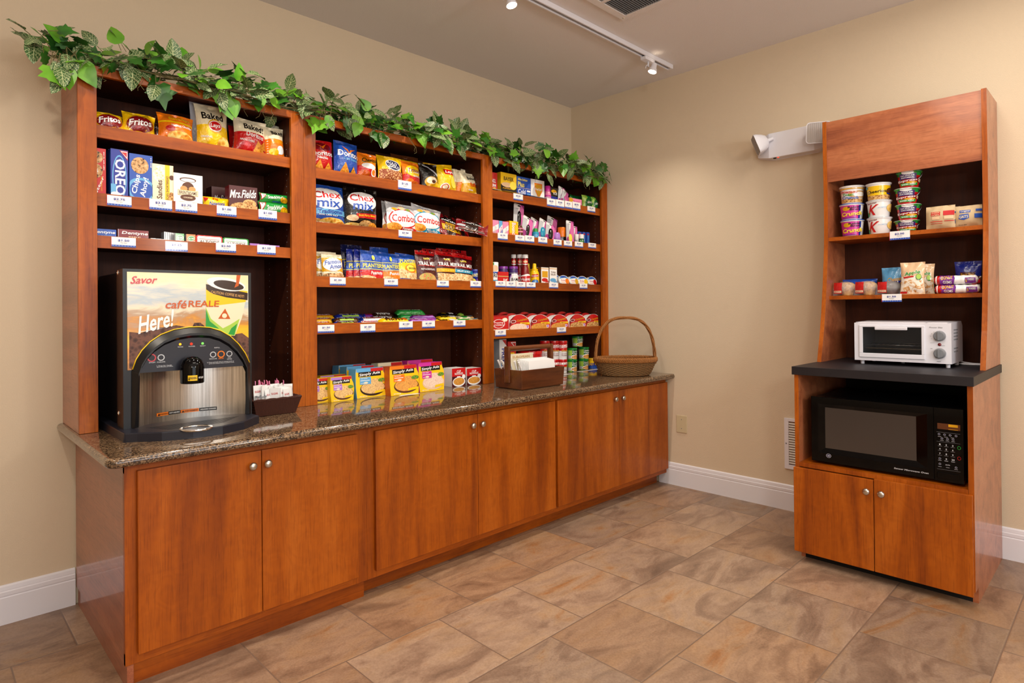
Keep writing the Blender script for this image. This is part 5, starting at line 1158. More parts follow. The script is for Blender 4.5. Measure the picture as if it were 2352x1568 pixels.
I('nut_pouch', 'blue nut pouch with orange lower band', 'nut pouch', 'bag', (872, 921, 581), (-.305, B3), .05, 'blu', pl % ('blu', 'org', 'Peanuts'), rot=(-10, 4, 0), seed=49, gusset=True)
I('nut_pouch', 'nut pouch with blue top, yellow band and brown peanut window', 'nut pouch', 'bag', (910, 960, 583), (-.300, B3), .05, 'blu', 'p 0,.05 1,.05 1,.7 0,.6 yel;p 0,.05 1,.05 1,.3 0,.4 nuts;t PLANTERS .56 .72 .8 .13 lem 6 .1;e .62 .44 .26 .16 org;e .62 .45 .2 .12 lem;t BIGGER! .7 .46 .36 .07 blk 6', rot=(-10, 5, 0), seed=50, gusset=True)
tm = 'r 0 .86 1 1 red;t PLANTERS .5 .74 .3 .06 lem 3;t TRAIL_MIX .52 .58 .84 .13 wht 3;r .08 .5 .92 .52 red;'
for k, (u, v) in enumerate(((967, 572), (1000, 571), (1035, 575))):
    I('trail_mix_pouch', 'maroon trail mix pouch in the back row', 'trail mix pouch', 'bag', (u, u+46, v), (-.19, B3), .05, 'mar', tm, seed=51+k, gusset=True, group='maroon trail mix pouches in the back row')
I('trail_mix_pouch', 'maroon trail mix pouch with window of coloured candies', 'trail mix pouch', 'bag', (955, 1002, 576), (-.30, B3), .055, 'mar', tm+'t NUT_&_CHOCOLATE .54 .4 .7 .06 wht 2;e .5 .12 .4 .16 candy_mix', rot=(-7, 2, 0), seed=54, gusset=True)
I('trail_mix_pouch', 'maroon trail mix pouch with yellow band and nut window', 'trail mix pouch', 'bag', (1000, 1050, 578), (-.30, B3), .055, 'mar', tm+'p .04,.3 .96,.34 .96,.46 .04,.42 gld;t NUTS_&_SEEDS .5 .38 .6 .06 lem 3;r .06 .02 .94 .27 nuts', rot=(-7, 3, 0), seed=55, gusset=True)
I('trail_mix_pouch', 'maroon trail mix pouch with blue band', 'trail mix pouch', 'bag', (1037, 1088, 585), (-.30, B3), .055, 'mar', tm+'p .04,.3 .96,.32 .96,.44 .04,.42 teal;t FRUIT_&_NUT .5 .37 .6 .06 wht 2;r .06 .02 .94 .27 nuts', rot=(-8, 5, 0), seed=56, gusset=True)
I('nut_can', 'small blue nut can at the right end of the nut shelf', 'can', 'prof', (1077, 1106, 618), (-.31, B3), .05, 'dbl', 'r .1 .5 .9 .78 blu;t PLANTERS .5 .62 .6 .2 lem;e .36 .22 .14 .2 lem;r .52 .1 .86 .38 pur;t NUTS .68 .26 .2 .1 wht', prof=[(.94, 0), (.98, .03), (.98, .84), (1, .85), (1, .97), (.96, 1)])
# --- second bay, candy shelf: bars lying flat in short piles
def bar(label, u0, u1, v, y, z, base, code, dd=.035, hh=.014, yaw=0, seed=0, name='candy_bar', group=None, tilt=0):
    a, b = on(u0, v, 'y', y), on(u1, v, 'y', y); w = b.x-a.x
    R = random.Random(seed); ph = R.uniform(0, 6)
    def thick(p, q):
        e = min(p, 1-p)/.1; return (hh if e >= 1 else hh*max(.15, e**.6))*(1-abs(2*q-1)**3)**.5
    g = G(); S_ = lambda p, q, o: ((p-.5)*w, (q-.5)*dd, thick(p, q)+.002+o+.0012*math.sin(25*p+ph)*math.sin(9*q))
    g.grid(lambda p, q: S_(p, q, 0), 22, 8, pm(base, 'foil')); g.grid(lambda p, q: ((.5-p)*w, (q-.5)*dd, 0), 1, 1, pm(base, 'foil'))
    g.grid(lambda p, q: ((p-.5)*w, -.5*dd, (thick(p, 0)+.002+.0012*math.sin(25*p+ph)*0)*q), 22, 1, pm(base, 'foil'))
    body = (g, S_, .012, w, dd)
    return put(name, label, 'candy bar', body, code, ((a.x+b.x)/2, y, z+dd/2*math.sin(math.radians(tilt))), (tilt, 0, yaw), group, 'foil', smooth=60)
sets = [
 ('red and gold candy bar', 706, 760, 'gld', 'r 0 0 1 .5 gld;r .1 .3 .9 .95 red;t SNICKERS .5 .62 .7 .5 wht', 'brn'),
 ('blue and brown candy bar', 764, 822, 'brn', 'r 0 .55 1 1 dbl;t Milky_Way .5 .6 .7 .5 wht;r .2 .05 .8 .25 lim', 'dbl'),
 ('white candy bar with red lettering', 822, 872, 'wht', 'r 0 .0 .12 1 dbl;t 3_Musketeers .55 .55 .8 .55 red;r .9 0 1 1 blu', 'pur'),
]
R_ = random.Random(9)
def pile(nm, u0, u1, v, base, code, back, rows, hh, name='candy_bar', y0=-.300, sd=0, sh=0):
    for k, n in enumerate(rows):
        for j in range(n):
            top = j == n-1
            bar('%s lying in its pile on the candy shelf' % nm, u0+sh*k+R_.uniform(-5, 5), u1+sh*k+R_.uniform(-5, 5), v-3*k, y0+.056*k, B4+(hh+.0035)*j, base if k < 3 else back, code, .05, hh, R_.uniform(-13, 13), sd+10*k+j, name, nm+' pile', 17 if top else 0)
for i, (nm, u0, u1, base, code, back) in enumerate(sets):
    pile(nm, u0, u1, 733, base, code, back, (1, 2, 2, 3, 3), .016, sd=i*100, sh=2)
pile('dark brown chocolate candy packet', 850, 902, 722, 'cho', 't M&MS .5 .5 .7 .7 wht 0 .2', 'cho', (1, 2, 3, 3), .018, 'candy_packet', -.255, 300, 1)
bar('yellow peanut candy packet at the front of the candy shelf', 868, 938, 728, -.302, B4, 'yel', 't M&MS .48 .52 .6 .7 brn 0 .2;e .85 .5 .1 .3 dor', .06, .026, 4, 30, 'candy_packet', None, 20)
pile('green granola bar pack', 922, 976, 716, 'grn', 't Nature_Valley .5 .52 .7 .4 wht;r .1 .8 .9 .95 lim', 'dgr', (1, 2, 3, 3), .024, 'snack_bar', -.255, 400, -5)
pile('purple candy bar', 943, 996, 731, 'pur', 'r .1 .4 .9 .9 mag;t CHEWY .5 .65 .4 .3 wht;r 0 .1 1 .25 lil', 'mar', (1, 2), .020, sd=500, sh=1)
pile('yellow and black candy bar', 1001, 1043, 731, 'yel', 'r .1 .2 .5 .7 blk;r .62 .2 .9 .8 wht;t GOOD .3 .45 .3 .3 yel', 'blk', (1, 2, 2, 3), .016, sd=600, sh=1)
pile('pale green and cream snack bar', 1047, 1082, 733, 'crm', 'r .1 .5 .9 .9 lim;e .4 .3 .3 .2 grn;t FRUIT .6 .7 .4 .3 dgr', 'lim', (1, 2, 2, 3), .015, 'snack_bar', sd=700, sh=1)
pile('tan and blue trail bar', 1080, 1107, 732, 'tan', 'r 0 .5 .7 1 sky;e .8 .4 .15 .3 brn', 'tan', (1, 2, 3), .015, 'snack_bar', -.30, 800, -4)
# --- second bay, on the granite: noodle cartons
def asia(label, px, vb, base2, tagc, tname, noodle, bowl, y=None, d=.075):
    u0, u1, vt = px; um = (u0+u1)/2
    yy = on(um, vb, 'z', ZC).y if y is None else y
    a, b = on(u0, vt, 'y', yy), on(u1, vt, 'y', yy); w = b.x-a.x; h = on(um, vt, 'y', yy).z-ZC
    poly = [(.03, 0), (.97, 0), (1.0, .3), (1.02, .5), (.99, .7), (.93, .84), (.92, 1), (.03, 1), (.01, .84), (.0, .4)]
    g, Sf, c = b_outline(poly, w, h, d, base2, 'paper')
    code = 'p .035,.005 .965,.005 .99,.3 1,.5 .985,.7 .925,.84 .915,.985 .035,.985 .02,.84 .01,.4 yel;r .04 .88 .5 .99 %s;r .5 .88 .915 .99 red;r .1 .72 .84 .88 blk;t Simply_Asia .47 .8 .68 .12 wht 4 .15;e .56 .30 .42 .25 %s;e .56 .33 .39 .21 %s;e .62 .5 .28 .13 %s;e .86 .56 .13 .07 salad;r .14 .46 .5 .70 %s;t %s .28 .66 .22 .04 wht;r .16 .58 .46 .6 wht;t NOODLES .24 .5 .14 .03 wht;e .33 .51 .07 .035 crm;p .6,.12 .94,.16 .94,.24 .62,.2 yel;t NET_WT_8_OZ .24 .06 .24 .03 wht' % (tagc, bowl, noodle, noodle, tagc, tname)
    return put('noodle_carton', label, 'noodle carton', (g, Sf, c, w, h), code, ((a.x+b.x)/2, yy, ZC), (-3, 0, 0), None, 'paper')
asia('small yellow carton with purple panel, cut off by the double stile', (706, 761, 869), 925, 'yel', 'lil', 'pad_thai', 'noodle', 'brn')
asia('small yellow carton with purple panel, second from the double stile', (759, 813, 865), 921, 'yel', 'lil', 'pad_thai', 'noodle', 'brn')
asia('small yellow carton top seen behind the two purple-panelled ones', (735, 800, 861), 0, 'yel', 'lil', 'pad_thai', 'noodle', 'brn', y=-.2)
asia('large yellow carton with blue panel and brown bowl', (817, 887, 845), 912, 'sky', 'sky', 'teriyaki', 'noodle', 'cho')
asia('blue-sided carton directly behind the blue-panelled one', (796, 866, 840), 0, 'sky', 'sky', 'teriyaki', 'noodle', 'cho', y=-.205)
asia('blue-sided carton rearmost of the three blue ones', (778, 846, 837), 0, 'sky', 'sky', 'teriyaki', 'noodle', 'cho', y=-.105)
asia('large yellow carton with orange panel and red noodles', (895, 963, 839), 906, 'dor', 'org', 'kung_pao', 'noodle_red', 'brn')
asia('pale carton top seen behind the blue- and orange-panelled ones', (868, 930, 832), 0, 'crm', 'crm', 'soba', 'noodle', 'brn', y=-.17)
asia('large yellow carton with magenta panel and pale noodles', (962, 1021, 832), 898, 'mag', 'mag', 'hot_sour', 'noodle_pale', 'flesh')
asia('magenta-sided carton directly behind the magenta-panelled one', (936, 1000, 826), 0, 'mag', 'mag', 'hot_sour', 'noodle_pale', 'flesh', y=-.2)
for k, (u0, u1, lab) in enumerate(((1038, 1069, 'red and white soup cup carton, left of the pair by the narrow stile'), (1072, 1105, 'red and white soup cup carton, right of the pair by the narrow stile'))):
    I('soup_carton', lab, 'soup carton', 'out', (u0, u1, 845), (-.345, ZC), .09, 'wht', 'r 0 .56 1 1 red;r 0 .0 1 .56 mar;t CUP .5 .82 .3 .13 wht;t NOODLES .5 .70 .6 .12 wht;r .36 .5 .62 .56 wht;e .5 .26 .46 .26 wht;e .5 .28 .4 .2 stew;e .85 .52 .12 .12 wht', 'paper', poly=[(.06, 0), (.94, 0), (1, .5), (.97, 1), (.03, 1), (0, .5)])
for k in range(2):
    I('soup_cup', 'white soup cup beside the red soup cartons, %s' % ('nearer', 'further back')[k], 'cup', 'prof', (1022+1.5*k, 1042+1.5*k, 846-1*k), (-.305+.09*k, ZC), .05, 'wht', 'r .3 .2 .5 .8 lgr;r .55 .5 .9 .8 red', 'paper', prof=[(.78, 0), (.98, .93), (1, .94), (1, .98), (.97, 1)])
# --- third bay, top shelf
def carton(label, px, base, code, flap, side=None, y=-.315):
    o = I('medicine_carton', label, 'medicine carton', 'box', px, (y, C1), .10, base, code, 'paper', side=side)
    w = o.dimensions.x
    f = G().box(-w*.48, w*.48, -.040, -.0005, 0, .0018, pm(flap, 'paper')).build('open_flap', o); f.location = (0, -.0005, .0330); f.rotation_euler = (math.radians(9), 0, 0)
    return o
carton('red medicine carton cut off by the narrow stile', (1118, 1142, 395), 'red', 't TYLENOL .45 .62 .8 .18 wht;t PM .7 .4 .3 .16 wht;e .72 .22 .2 .1 gld', 'lgr')
carton('yellow medicine carton with black band', (1150, 1186, 398), 'yel', 'r 0 .22 1 .5 blk;t BAYER .5 .76 .62 .16 blk;e .4 .5 .36 .1 flesh;e .78 .5 .22 .17 lem;t ASPIRIN .4 .35 .6 .06 gld', 'gld', 'gld')
carton('blue cold medicine carton', (1187, 1219, 407), 'blu', 't Alka-Seltzer .42 .88 .7 .1 lem;t Plus .3 .66 .46 .22 lem;r 0 .5 1 .515 flesh;t Cold .34 .34 .52 .22 wht;r .7 .2 .95 .3 sky;r .7 .36 .95 .44 wht', 'blu')
carton('white medicine carton with orange shield', (1219, 1250, 413), 'wht', 'p .26,.84 .84,.84 .84,.5 .56,.14 .3,.5 org;p .32,.78 .78,.78 .78,.52 .56,.2 .36,.52 gld;t DayQuil .55 .56 .48 .13 wht;r 0 .16 1 .2 lgr', 'lgr')
I('medicine_bottle', 'pink liquid medicine bottle', 'bottle', 'prof', (1249, 1265, 425), (-.31, C1), .03, 'pnk', 'r .1 .1 .9 .5 mag;t PEPTO .5 .34 .5 .1 wht', 'plast', prof=[(.9, 0), (1, .04), (1, .52), (.9, .62), (.82, .66), (.86, .67), (.86, .97), (.8, 1)], parts=lambda w, h: [('cap', G().lathe([(.0001, h*1.0005), (w*.40, h*1.0005), (w*.44, h*.98), (w*.44, h*.70)], pm('mag', 'plast'), 20))])
I('razor_pack', 'dark blue blister pack right of the pink bottle', 'blister pack', 'box', (1264, 1284, 432), (-.30, C1), .02, 'blk', 'r .05 .1 .95 .5 dbl;e .4 .8 .3 .1 gld;t ICE .55 .68 .4 .14 wht;r .1 .08 .9 .2 drd', 'plast')
def card(label, px, yz, rot, code='', shape=None, extra=None, group=None):
    poly = [(.0, 0), (1, 0), (1, .97), (.94, 1), (.06, 1), (0, .97)]
    c = 'p 0,0 1,0 1,1 .62,1 .56,.7 0,.2 rose;p 0,0 .6,0 .5,.35 .5,.6 0,.16 plum;p .72,1 1,1 1,.88 plum;r 0 .3 .4 .86 lgr;p 0,.2 .5,.62 0,.62 lgr;r .36 .93 .66 .96 blk;e .51 .955 .05 .025 blk;t CONAIR .3 .86 .3 .03 gry;'
    return I('blister_card', label, 'blister card', 'out', px, yz, .0022, 'wht', c+code, 'paper', rot=rot, poly=poly, parts=extra, group=group)
def blob(col, x0, x1, z0, z1, d=.02):
    def f(w, h):
        g = G(); cx = ((x0+x1)/2-.5)*w; rx = (x1-x0)/2*w
        def P(a, b):
            t = PI*a; r = math.sin(PI*min(max(b, .0), 1))**.35
            return (cx-rx*r*math.cos(t), -.0005-d*math.sin(t)*r, (z0+(z1-z0)*b)*h)
        return [('blister', g.grid(P, 10, 10, col if col in MATS else pm(col, 'plast')))]
    return f
card('tilted pink and white card, left of the two on the medicine shelf', (1284, 1299, 429), (-.315, C1), (-8, 14, 0), extra=blob('gry', .3, .7, .1, .4, .008))
card('tilted pink and white card, right of the two on the medicine shelf', (1292, 1306, 439), (-.325, C1), (-10, 30, 0), extra=blob('gry', .3, .7, .1, .4, .008))
I('tampon_box', 'small pink box in front of the green pad packs', 'box', 'box', (1307, 1336, 456), (-.33, C1), .03, 'pnk', 'e .12 .75 .2 .3 gld;t Playtex .58 .62 .5 .34 mag 4;r .6 0 1 .3 mag', 'paper')
I('pad_pack', 'green pad pack standing behind the pink box', 'pad pack', 'bag', (1308, 1334, 449), (-.21, C1), .06, 'dgr', 'e .5 .4 .4 .3 grn', seed=60, crimp=.02)
for k, (u0, u1, lab) in enumerate(((1336, 1358, 'green pad pack, left of the front pair at the corner end'), (1356, 1372, 'green pad pack, right of the front pair at the corner end'))):
    I('pad_pack', lab, 'pad pack', 'bag', (u0, u1, 449+4*k), (-.295, C1), .07, 'grn', 'r .0 .0 .4 1 lim;e .55 .45 .44 .4 dgr;t always .55 .52 .6 .22 wht 4 .1;r .3 .02 .8 .08 crm', seed=61+k, crimp=.03)
# --- third bay, second shelf
for k, (u0, u1, b, lab) in enumerate(((1127, 1145, 'pnk', 'pink dryer sheet box at the narrow stile'), (1146, 1154, 'sky', 'thin pale blue box between the two pink ones'), (1155, 1168, 'pnk', 'pink dryer sheet box left of the orange one'))):
    I('sheet_box', lab, 'box', 'box', (u0, u1, 505+2*k), (-.325, C2), .06, b, 'p 0,.2 1,.5 1,.8 0,.5 wht;t tissue .5 .4 .5 .4 %s 80 .2;r .1 .05 .4 .1 red' % ('lgr' if b == 'pnk' else 'mag'), 'paper', side='pnk')
I('sheet_box', 'orange and yellow box with white lettering running down it', 'box', 'box', (1170, 1190, 508), (-.325, C2), .05, 'yel', 'r 0 0 1 .3 org;t Bounce .54 .5 .84 .5 red -90;t Bounce .5 .5 .82 .44 wht -90', 'paper', side='org')
card('tall pink card with black hairbrush', (1181, 1204, 468), (-.30, C2), (-4, 7, 0), extra=blob('blk', .36, .72, .3, .82, .014))
I('hair_brush_head', 'round clear bubble with bristles at the foot of the tall brush card', 'blister', 'prof', (1186, 1201, 517), (-.33, C2), .03, 'brn', 'r .1 .2 .9 .3 pnk;r .1 .5 .9 .6 pnk;r .1 .75 .9 .82 pnk', 'plast', prof=[(.8, 0), (1, .2), (1, .8), (.7, 1)])
card('grey and pink card with black comb, left of the travel bottle', (1202, 1226, 499), (-.315, C2), (-10, 21, 0), extra=blob('blk', .42, .74, .06, .68, .010))
card('grey and pink card behind the green-capped bottle', (1220, 1242, 503), (-.295, C2), (-10, 20, 0))
I('travel_bottle', 'small blue bottle with green cap', 'bottle', 'prof', (1221, 1238, 523), (-.335, C2), .03, 'teal', 'r .3 .2 .7 .5 sky', 'plast', prof=[(.9, 0), (1, .05), (1, .6), (.8, .72), (.55, .74), (.55, .98), (.5, 1)], parts=lambda w, h: [('cap', G().lathe([(.0001, h*1.001), (w*.26, h*1.001), (w*.31, h*.96), (w*.31, h*.73)], pm('grn', 'plast'), 16))])
card('grey and pink card holding the long blue bottle', (1240, 1262, 505), (-.31, C2), (-10, 20, 0), extra=blob('teal', .2, .68, .05, .62, .018))
card('pink and white card rising behind the long blue bottle', (1257, 1280, 499), (-.24, C2), (-6, 15, 0))
card('card with black brush in a clear bubble', (1256, 1276, 514), (-.318, C2), (-10, 17, 0), extra=blob('blk', .3, .8, .05, .75, .018))
I('spray_can', 'black can with tall orange cap', 'can', 'prof', (1279, 1300, 520), (-.29, C2), .05, 'blk', 'r .3 .1 .5 .4 gry', 'plast', prof=[(.95, 0), (1, .02), (1, .4), (.98, .42), (.98, .9), (.9, 1)], parts=lambda w, h: [('cap', G().lathe([(.0001, h*1.002), (w*.44, h*1.001), (w*.495, h*.96), (w*.505, h*.45), (w*.5, h*.44)], pm('org', 'plast'), 22))])
I('deodorant', 'lavender deodorant stick with domed cap', 'deodorant', 'prof', (1267, 1287, 532), (-.34, C2), .04, 'lil', 'r .2 .04 .8 .3 wht', 'plast', prof=[(.95, 0), (1, .04), (1, .38), (1.03, .4), (.98, .62), (.88, .85), (.7, .98), (.5, 1)])
card('white and pink card holding the yellow sewing kit', (1302, 1319, 507), (-.315, C2), (-4, 4, 0), extra=blob('lem', .3, .75, .05, .45, .010))
card('short pink card behind the white tube', (1315, 1327, 519), (-.29, C2), (-4, 4, 0))
I('toothpaste_tube', 'small white tube standing on its cap left of the mouthwash', 'tube', 'prof', (1318, 1329, 537), (-.335, C2), .02, 'wht', 'r .3 .3 .6 .5 gry', 'plast', prof=[(.6, 0), (.6, .15), (.8, .2), (1, .95), (1, 1)])
I('mouthwash', 'tiny green mouthwash bottle with white cap', 'bottle', 'prof', (1328, 1341, 537), (-.335, C2), .03, 'dgr', 'r .2 .1 .6 .4 grn;r .3 .4 .8 .5 lgr', 'plast', prof=[(.9, 0), (1, .06), (1, .5), (.6, .62), (.6, .98), (.5, 1)], parts=lambda w, h: [('cap', G().lathe([(.0001, h*1.002), (w*.40, h*1.002), (w*.46, h*.97), (w*.46, h*.62)], pm('wht', 'plast'), 16))])
for k, (u0, u1, lab) in enumerate(((1328, 1336, 'blue toothpaste box, left of three standing upright'), (1338, 1345, 'blue toothpaste box, middle of three standing upright'), (1347, 1354, 'blue toothpaste box, right of three standing upright'))):
    I('toothpaste_box', lab, 'toothpaste box', 'box', (u0, u1, 532+.7*k), (-.29, C2), .04, 'blu', 't Crest .5 .5 .6 .5 sky 90;e .5 .85 .3 .06 red;r .1 .05 .9 .2 dbl', 'paper', side='dbl')
# --- third bay, third shelf
I('oat_canister', 'white and green cereal canister cut by the narrow stile', 'canister', 'prof', (1121, 1145, 601), (-.325, C3), .06, 'wht', 'r 0 .86 .5 1 grn;e .55 .72 .2 .14 flesh;r 0 .5 1 .56 blu;t GRITS .6 .4 .6 .18 blk;r 0 .12 1 .2 teal', 'paper', prof=[(1, 0), (1, .98), (.96, 1)])
I('peanut_butter_box', 'red peanut butter box with white lettering', 'box', 'box', (1144, 1168, 624), (-.33, C3), .05, 'red', 'r 0 .60 1 .68 tan;t Jif .66 .32 .46 .28 wht', 'paper')
for k, (u0, u1, lab) in enumerate(((1145, 1167, 'purple-lidded jelly jar behind the red peanut butter box'), (1168, 1190, 'purple-lidded jelly jar with round white label'))):
    I('jelly_jar', lab, 'jar', 'prof', (u0, u1, 611), (-.30 if k == 0 else -.315, C3), .05, 'ppl', 'r .1 .62 .9 .66 gry;e .58 .28 .4 .34 lil;e .6 .27 .36 .3 wht;t BAMA .6 .3 .5 .16 blk;r .35 .5 .7 .6 wht', 'plast', prof=[(.85, 0), (.98, .06), (.98, .74), (.9, .84), (.88, .86), (.88, 1)], parts=lambda w, h: [('lid', G().lathe([(.0001, h*1.002), (w*.47, h*1.002), (w*.49, h*.99), (w*.49, h*.87)], pm('pur', 'plast'), 20))])
KET = [(.86, 0), (1, .03), (1, .28), (.94, .38), (.72, .56), (.56, .66), (.54, .88), (.54, 1)]
for k, (u0, u1, y, lab) in enumerate(((1170, 1189, -.225, 'ketchup bottle furthest left of three'), (1184, 1203, -.255, 'ketchup bottle in the middle of three'), (1194, 1217, -.315, 'ketchup bottle in front with wide red label'))):
    I('ketchup_bottle', lab, 'ketchup bottle', 'prof', (u0, u1, 583.5), (y, C3), .05, 'drd', 'p .12,.06 .88,.1 .88,.34 .6,.37 .5,.36 .12,.3 wht;p .15,.08 .85,.12 .85,.32 .15,.28 red;t Hunts .5 .2 .6 .1 wht 5;r .2 .68 .8 .84 red;p .2,.69 .5,.66 .8,.69 .8,.7 .2,.7 wht;e .5 .77 .2 .04 flesh', 'plast', prof=KET, parts=lambda w, h: [('cap', G().lathe([(.0001, h*1.003), (w*.29, h*1.003), (w*.32, h*.99), (w*.32, h*.89), (w*.28, h*.885)], pm('wht', 'plast'), 20))])
MUS = [(.9, 0), (1, .04), (1, .4), (.95, .58), (.72, .68), (.74, .69), (.74, .75), (.45, .77), (.36, .98), (.3, 1)]
for u0, u1, y, lab in ((1203, 1222, -.23, 'yellow mustard bottle behind the front ketchup bottle'), (1216, 1238, -.315, 'yellow mustard bottle with red pennant in front')):
    I('mustard_bottle', lab, 'mustard bottle', 'prof', (u0, u1, 604), (y, C3), .05, 'yel', 'p .24,.36 .76,.4 .7,.52 .3,.5 red;t Frenchs .5 .44 .42 .07 wht 6;e .5 .17 .2 .1 blu;e .5 .17 .14 .07 sky', 'plast', prof=MUS)
for u0, u1, y, c2, lab in ((1233, 1244, -.25, 'gld', 'tan lunch kit box mostly hidden behind the mustard'), (1243, 1260, -.32, 'red', 'white lunch kit box with tan panel and red corner'), (1262, 1279, -.32, 'sky', 'white lunch kit box with grey lettering and blue corner')):
    I('lunch_kit_box', lab, 'lunch kit', 'box', (u0, u1, 614), (y, C3), .06, 'wht', ('r .12 .46 .88 .8 gld;' if c2 != 'sky' else 't TUNA .5 .74 .66 .1 brn;t SALAD .5 .62 .66 .1 brn;')+'r 0 .9 1 .96 flesh;e .46 .32 .4 .1 %s;r .56 .04 .96 .28 %s;t KIT .76 .16 .26 .08 wht;r .06 .1 .45 .16 dor' % (c2, c2), 'paper', side='brn')
CIRC = [(.5+.5*math.cos(2*PI*k/28-PI/2), .5+.5*math.sin(2*PI*k/28-PI/2)) for k in range(28)]
for k, (u0, u1, c2, lab) in enumerate(((1276, 1288, 'org', 'fruit cup peeking out behind the blue-cornered lunch kit'), (1285, 1309, 'org', 'fruit cup on its side with orange segments, left end of the row'), (1309, 1330, 'gld', 'fruit cup on its side with orange wording, second in the row'), (1328, 1352, 'yel', 'fruit cup on its side with yellow fruit, third in the row'), (1351, 1372, 'red', 'fruit cup on its side with red cherry, right end of the row'))):
    I('fruit_cup', lab, 'fruit cup', 'out', (u0, u1, 631+1.0*k), (-.32 if k else -.27, C3), .045, 'wht', 'e .5 .5 .46 .46 sky;p .06,.3 .5,.02 .94,.3 .96,.6 .6,.76 .04,.62 wht;e .45 .84 .3 .1 blu;t Dole .4 .5 .36 .16 red;e .78 .42 .18 .28 %s;r .2 .28 .55 .32 org' % c2, 'plast', rot=(-10, 0, 0), poly=CIRC)
# --- third bay, fourth shelf
for k in range(2):
    I('popcorn_box', 'pink-red popcorn box, %s' % ('in front at the narrow stile', 'behind the front one')[k], 'popcorn box', 'box', (1124+3*k, 1168, 727-3*k), (-.325+.07*k, C4), .05, 'red', 'r 0 0 1 1 flesh;r 0 .02 1 1 red;e .48 .56 .32 .28 wht;e .48 .56 .29 .25 red;t Popping .48 .62 .46 .12 wht;t CORN .48 .48 .5 .1 wht;e .8 .8 .14 .12 popcorn;r 0 .02 1 .22 popcorn;r 0 0 1 .05 gld', 'paper', side='red')
DOME = [(0, 0), (1, 0), (1, .3)]+[(.5+.5*math.cos(math.radians(q)), .42+.58*math.sin(math.radians(q))) for q in range(4, 177, 8)]+[(0, .3)]
hm = 'p .0,.0 1,.0 1,.3 1,.46 .93,.7 .8,.86 .62,.97 .5,.99 .36,.97 .2,.86 .07,.7 0,.46 red;p .02,.3 .0,.46 .07,.7 .2,.86 .3,.93 .16,.7 .1,.4 drd;e .2 .58 .13 .09 wht 4;e .2 .58 .11 .07 drd 4;t Compleats .62 .66 .5 .16 gld 8 .15;r .52 .4 .98 .52 yel;t MEAL .75 .46 .3 .05 drd;e .46 .2 .44 .26 %s;r 0 0 1 .06 wht;r .8 .18 .93 .34 wht;r .82 .2 .91 .32 lil'
meals = ((1170, 1218, 'noodle_pale', 'pale noodle'), (1219, 1264, 'stew', 'brown stew'), (1265, 1306, 'stew', 'golden gravy'), (1308, 1347, 'granola', 'beef and potato'), (1346, 1382, 'granola', 'dark roast'))
names = ('first from the popcorn boxes', 'second from the popcorn boxes', 'third from the popcorn boxes', 'fourth from the popcorn boxes', 'fifth from the popcorn boxes')
for (u0, u1, f, nm), wh in zip(meals, names):
    for k in range(3):
        I('meal_tray', 'red domed meal sleeve with %s picture, %s%s' % (nm, wh, ('', ', one behind', ', two behind')[k]), 'meal tray', 'out', (u0-17*k, u1-18*k, 722-3*k-(1 if u0 > 1300 else 0)), (-.325+.062*k, C4), .055, 'wht' if k == 0 else 'drd', hm % f, 'paper', poly=DOME, rot=(-4, 0, 0))
# --- third bay, on the granite
yb = -.33
I('cracker_box', 'white cracker box with dark blue lettering running down', 'cracker box', 'box', (1147, 1163, 779), (-.27, ZC), .075, 'wht', 't PREMIUM .55 .42 .7 .5 dbl -90;p .4,.98 .98,.98 .98,.84 red;r .2 .1 .3 .5 sky', 'paper', side='lgr')
I('cracker_box', 'red cracker box with yellow lettering behind the caddy', 'cracker box', 'box', (1166, 1185, 784), (-.27, ZC), .07, 'red', 't RITZ .5 .45 .5 .6 yel -90;p .35,.98 .98,.98 .98,.8 wht;p .5,.96 .95,.96 .95,.84 red;r 0 .1 1 .25 blu', 'paper', side='drd')
I('coffee_tub', 'wide red tub with red lid behind the caddy', 'tub', 'prof', (1186, 1246, 808), (-.31, ZC), .1, 'red', 'r .5 .2 .9 .6 wht;t Coffee .7 .4 .3 .2 red', 'plast', prof=[(.9, 0), (.95, .03), (.98, .86), (1, .87), (1, .97), (.97, 1)])
SOUP = [(.9, 0), (.94, .02), (.94, .44), (.97, .46), (.97, .86), (1, .87), (1, .97), (.96, 1)]
sp2 = 'r 0 .46 1 1 red;r 0 .86 1 1 red;p .2,.6 .85,.64 .85,.8 .2,.76 wht;p .22,.62 .83,.66 .83,.78 .22,.74 red;t Campbells .53 .7 .56 .1 wht 5;t Soup .6 .46 .4 .14 gld 4 .2;t Creamy .6 .3 .4 .06 drd;t Tomato .6 .22 .4 .06 drd;r .1 .86 .9 .875 drd'
cols = ((1239, 1262, -.30), (1261, 1283, -.305), (1280, 1302, -.335))
mid_z = {}
for r in range(2):
    for k, (u0, u1, y) in enumerate(cols):
        zt = on((u0+u1)/2, 826 if r == 0 else 783, 'y', y).z
        z0 = ZC if r == 0 else on((u0+u1)/2, 826, 'y', y).z+.0008
        I('soup_cup', 'red and white soup cup, %s row, %s' % (('bottom', 'top')[r], ('nearest the caddy handle', 'middle of its three', 'beside the green cups')[k]), 'soup cup', 'prof', (u0, u1, 826 if r == 0 else 783), (y, z0), .06, 'wht', sp2, 'plast', prof=SOUP)
HC = [(.80, 0), (.83, .03), (.93, .84), (1, .85), (1, .98), (.95, 1)]
hc = 'r 0 .03 .45 .83 lim;r 0 .03 .2 .8 crm;r .18 .1 .38 .36 lgr;e .72 .24 .34 .22 wht;e .72 .22 .3 .18 stew;t Healthy .66 .72 .36 .13 wht;t Choice .65 .58 .38 .14 wht;e .9 .3 .12 .1 drd'
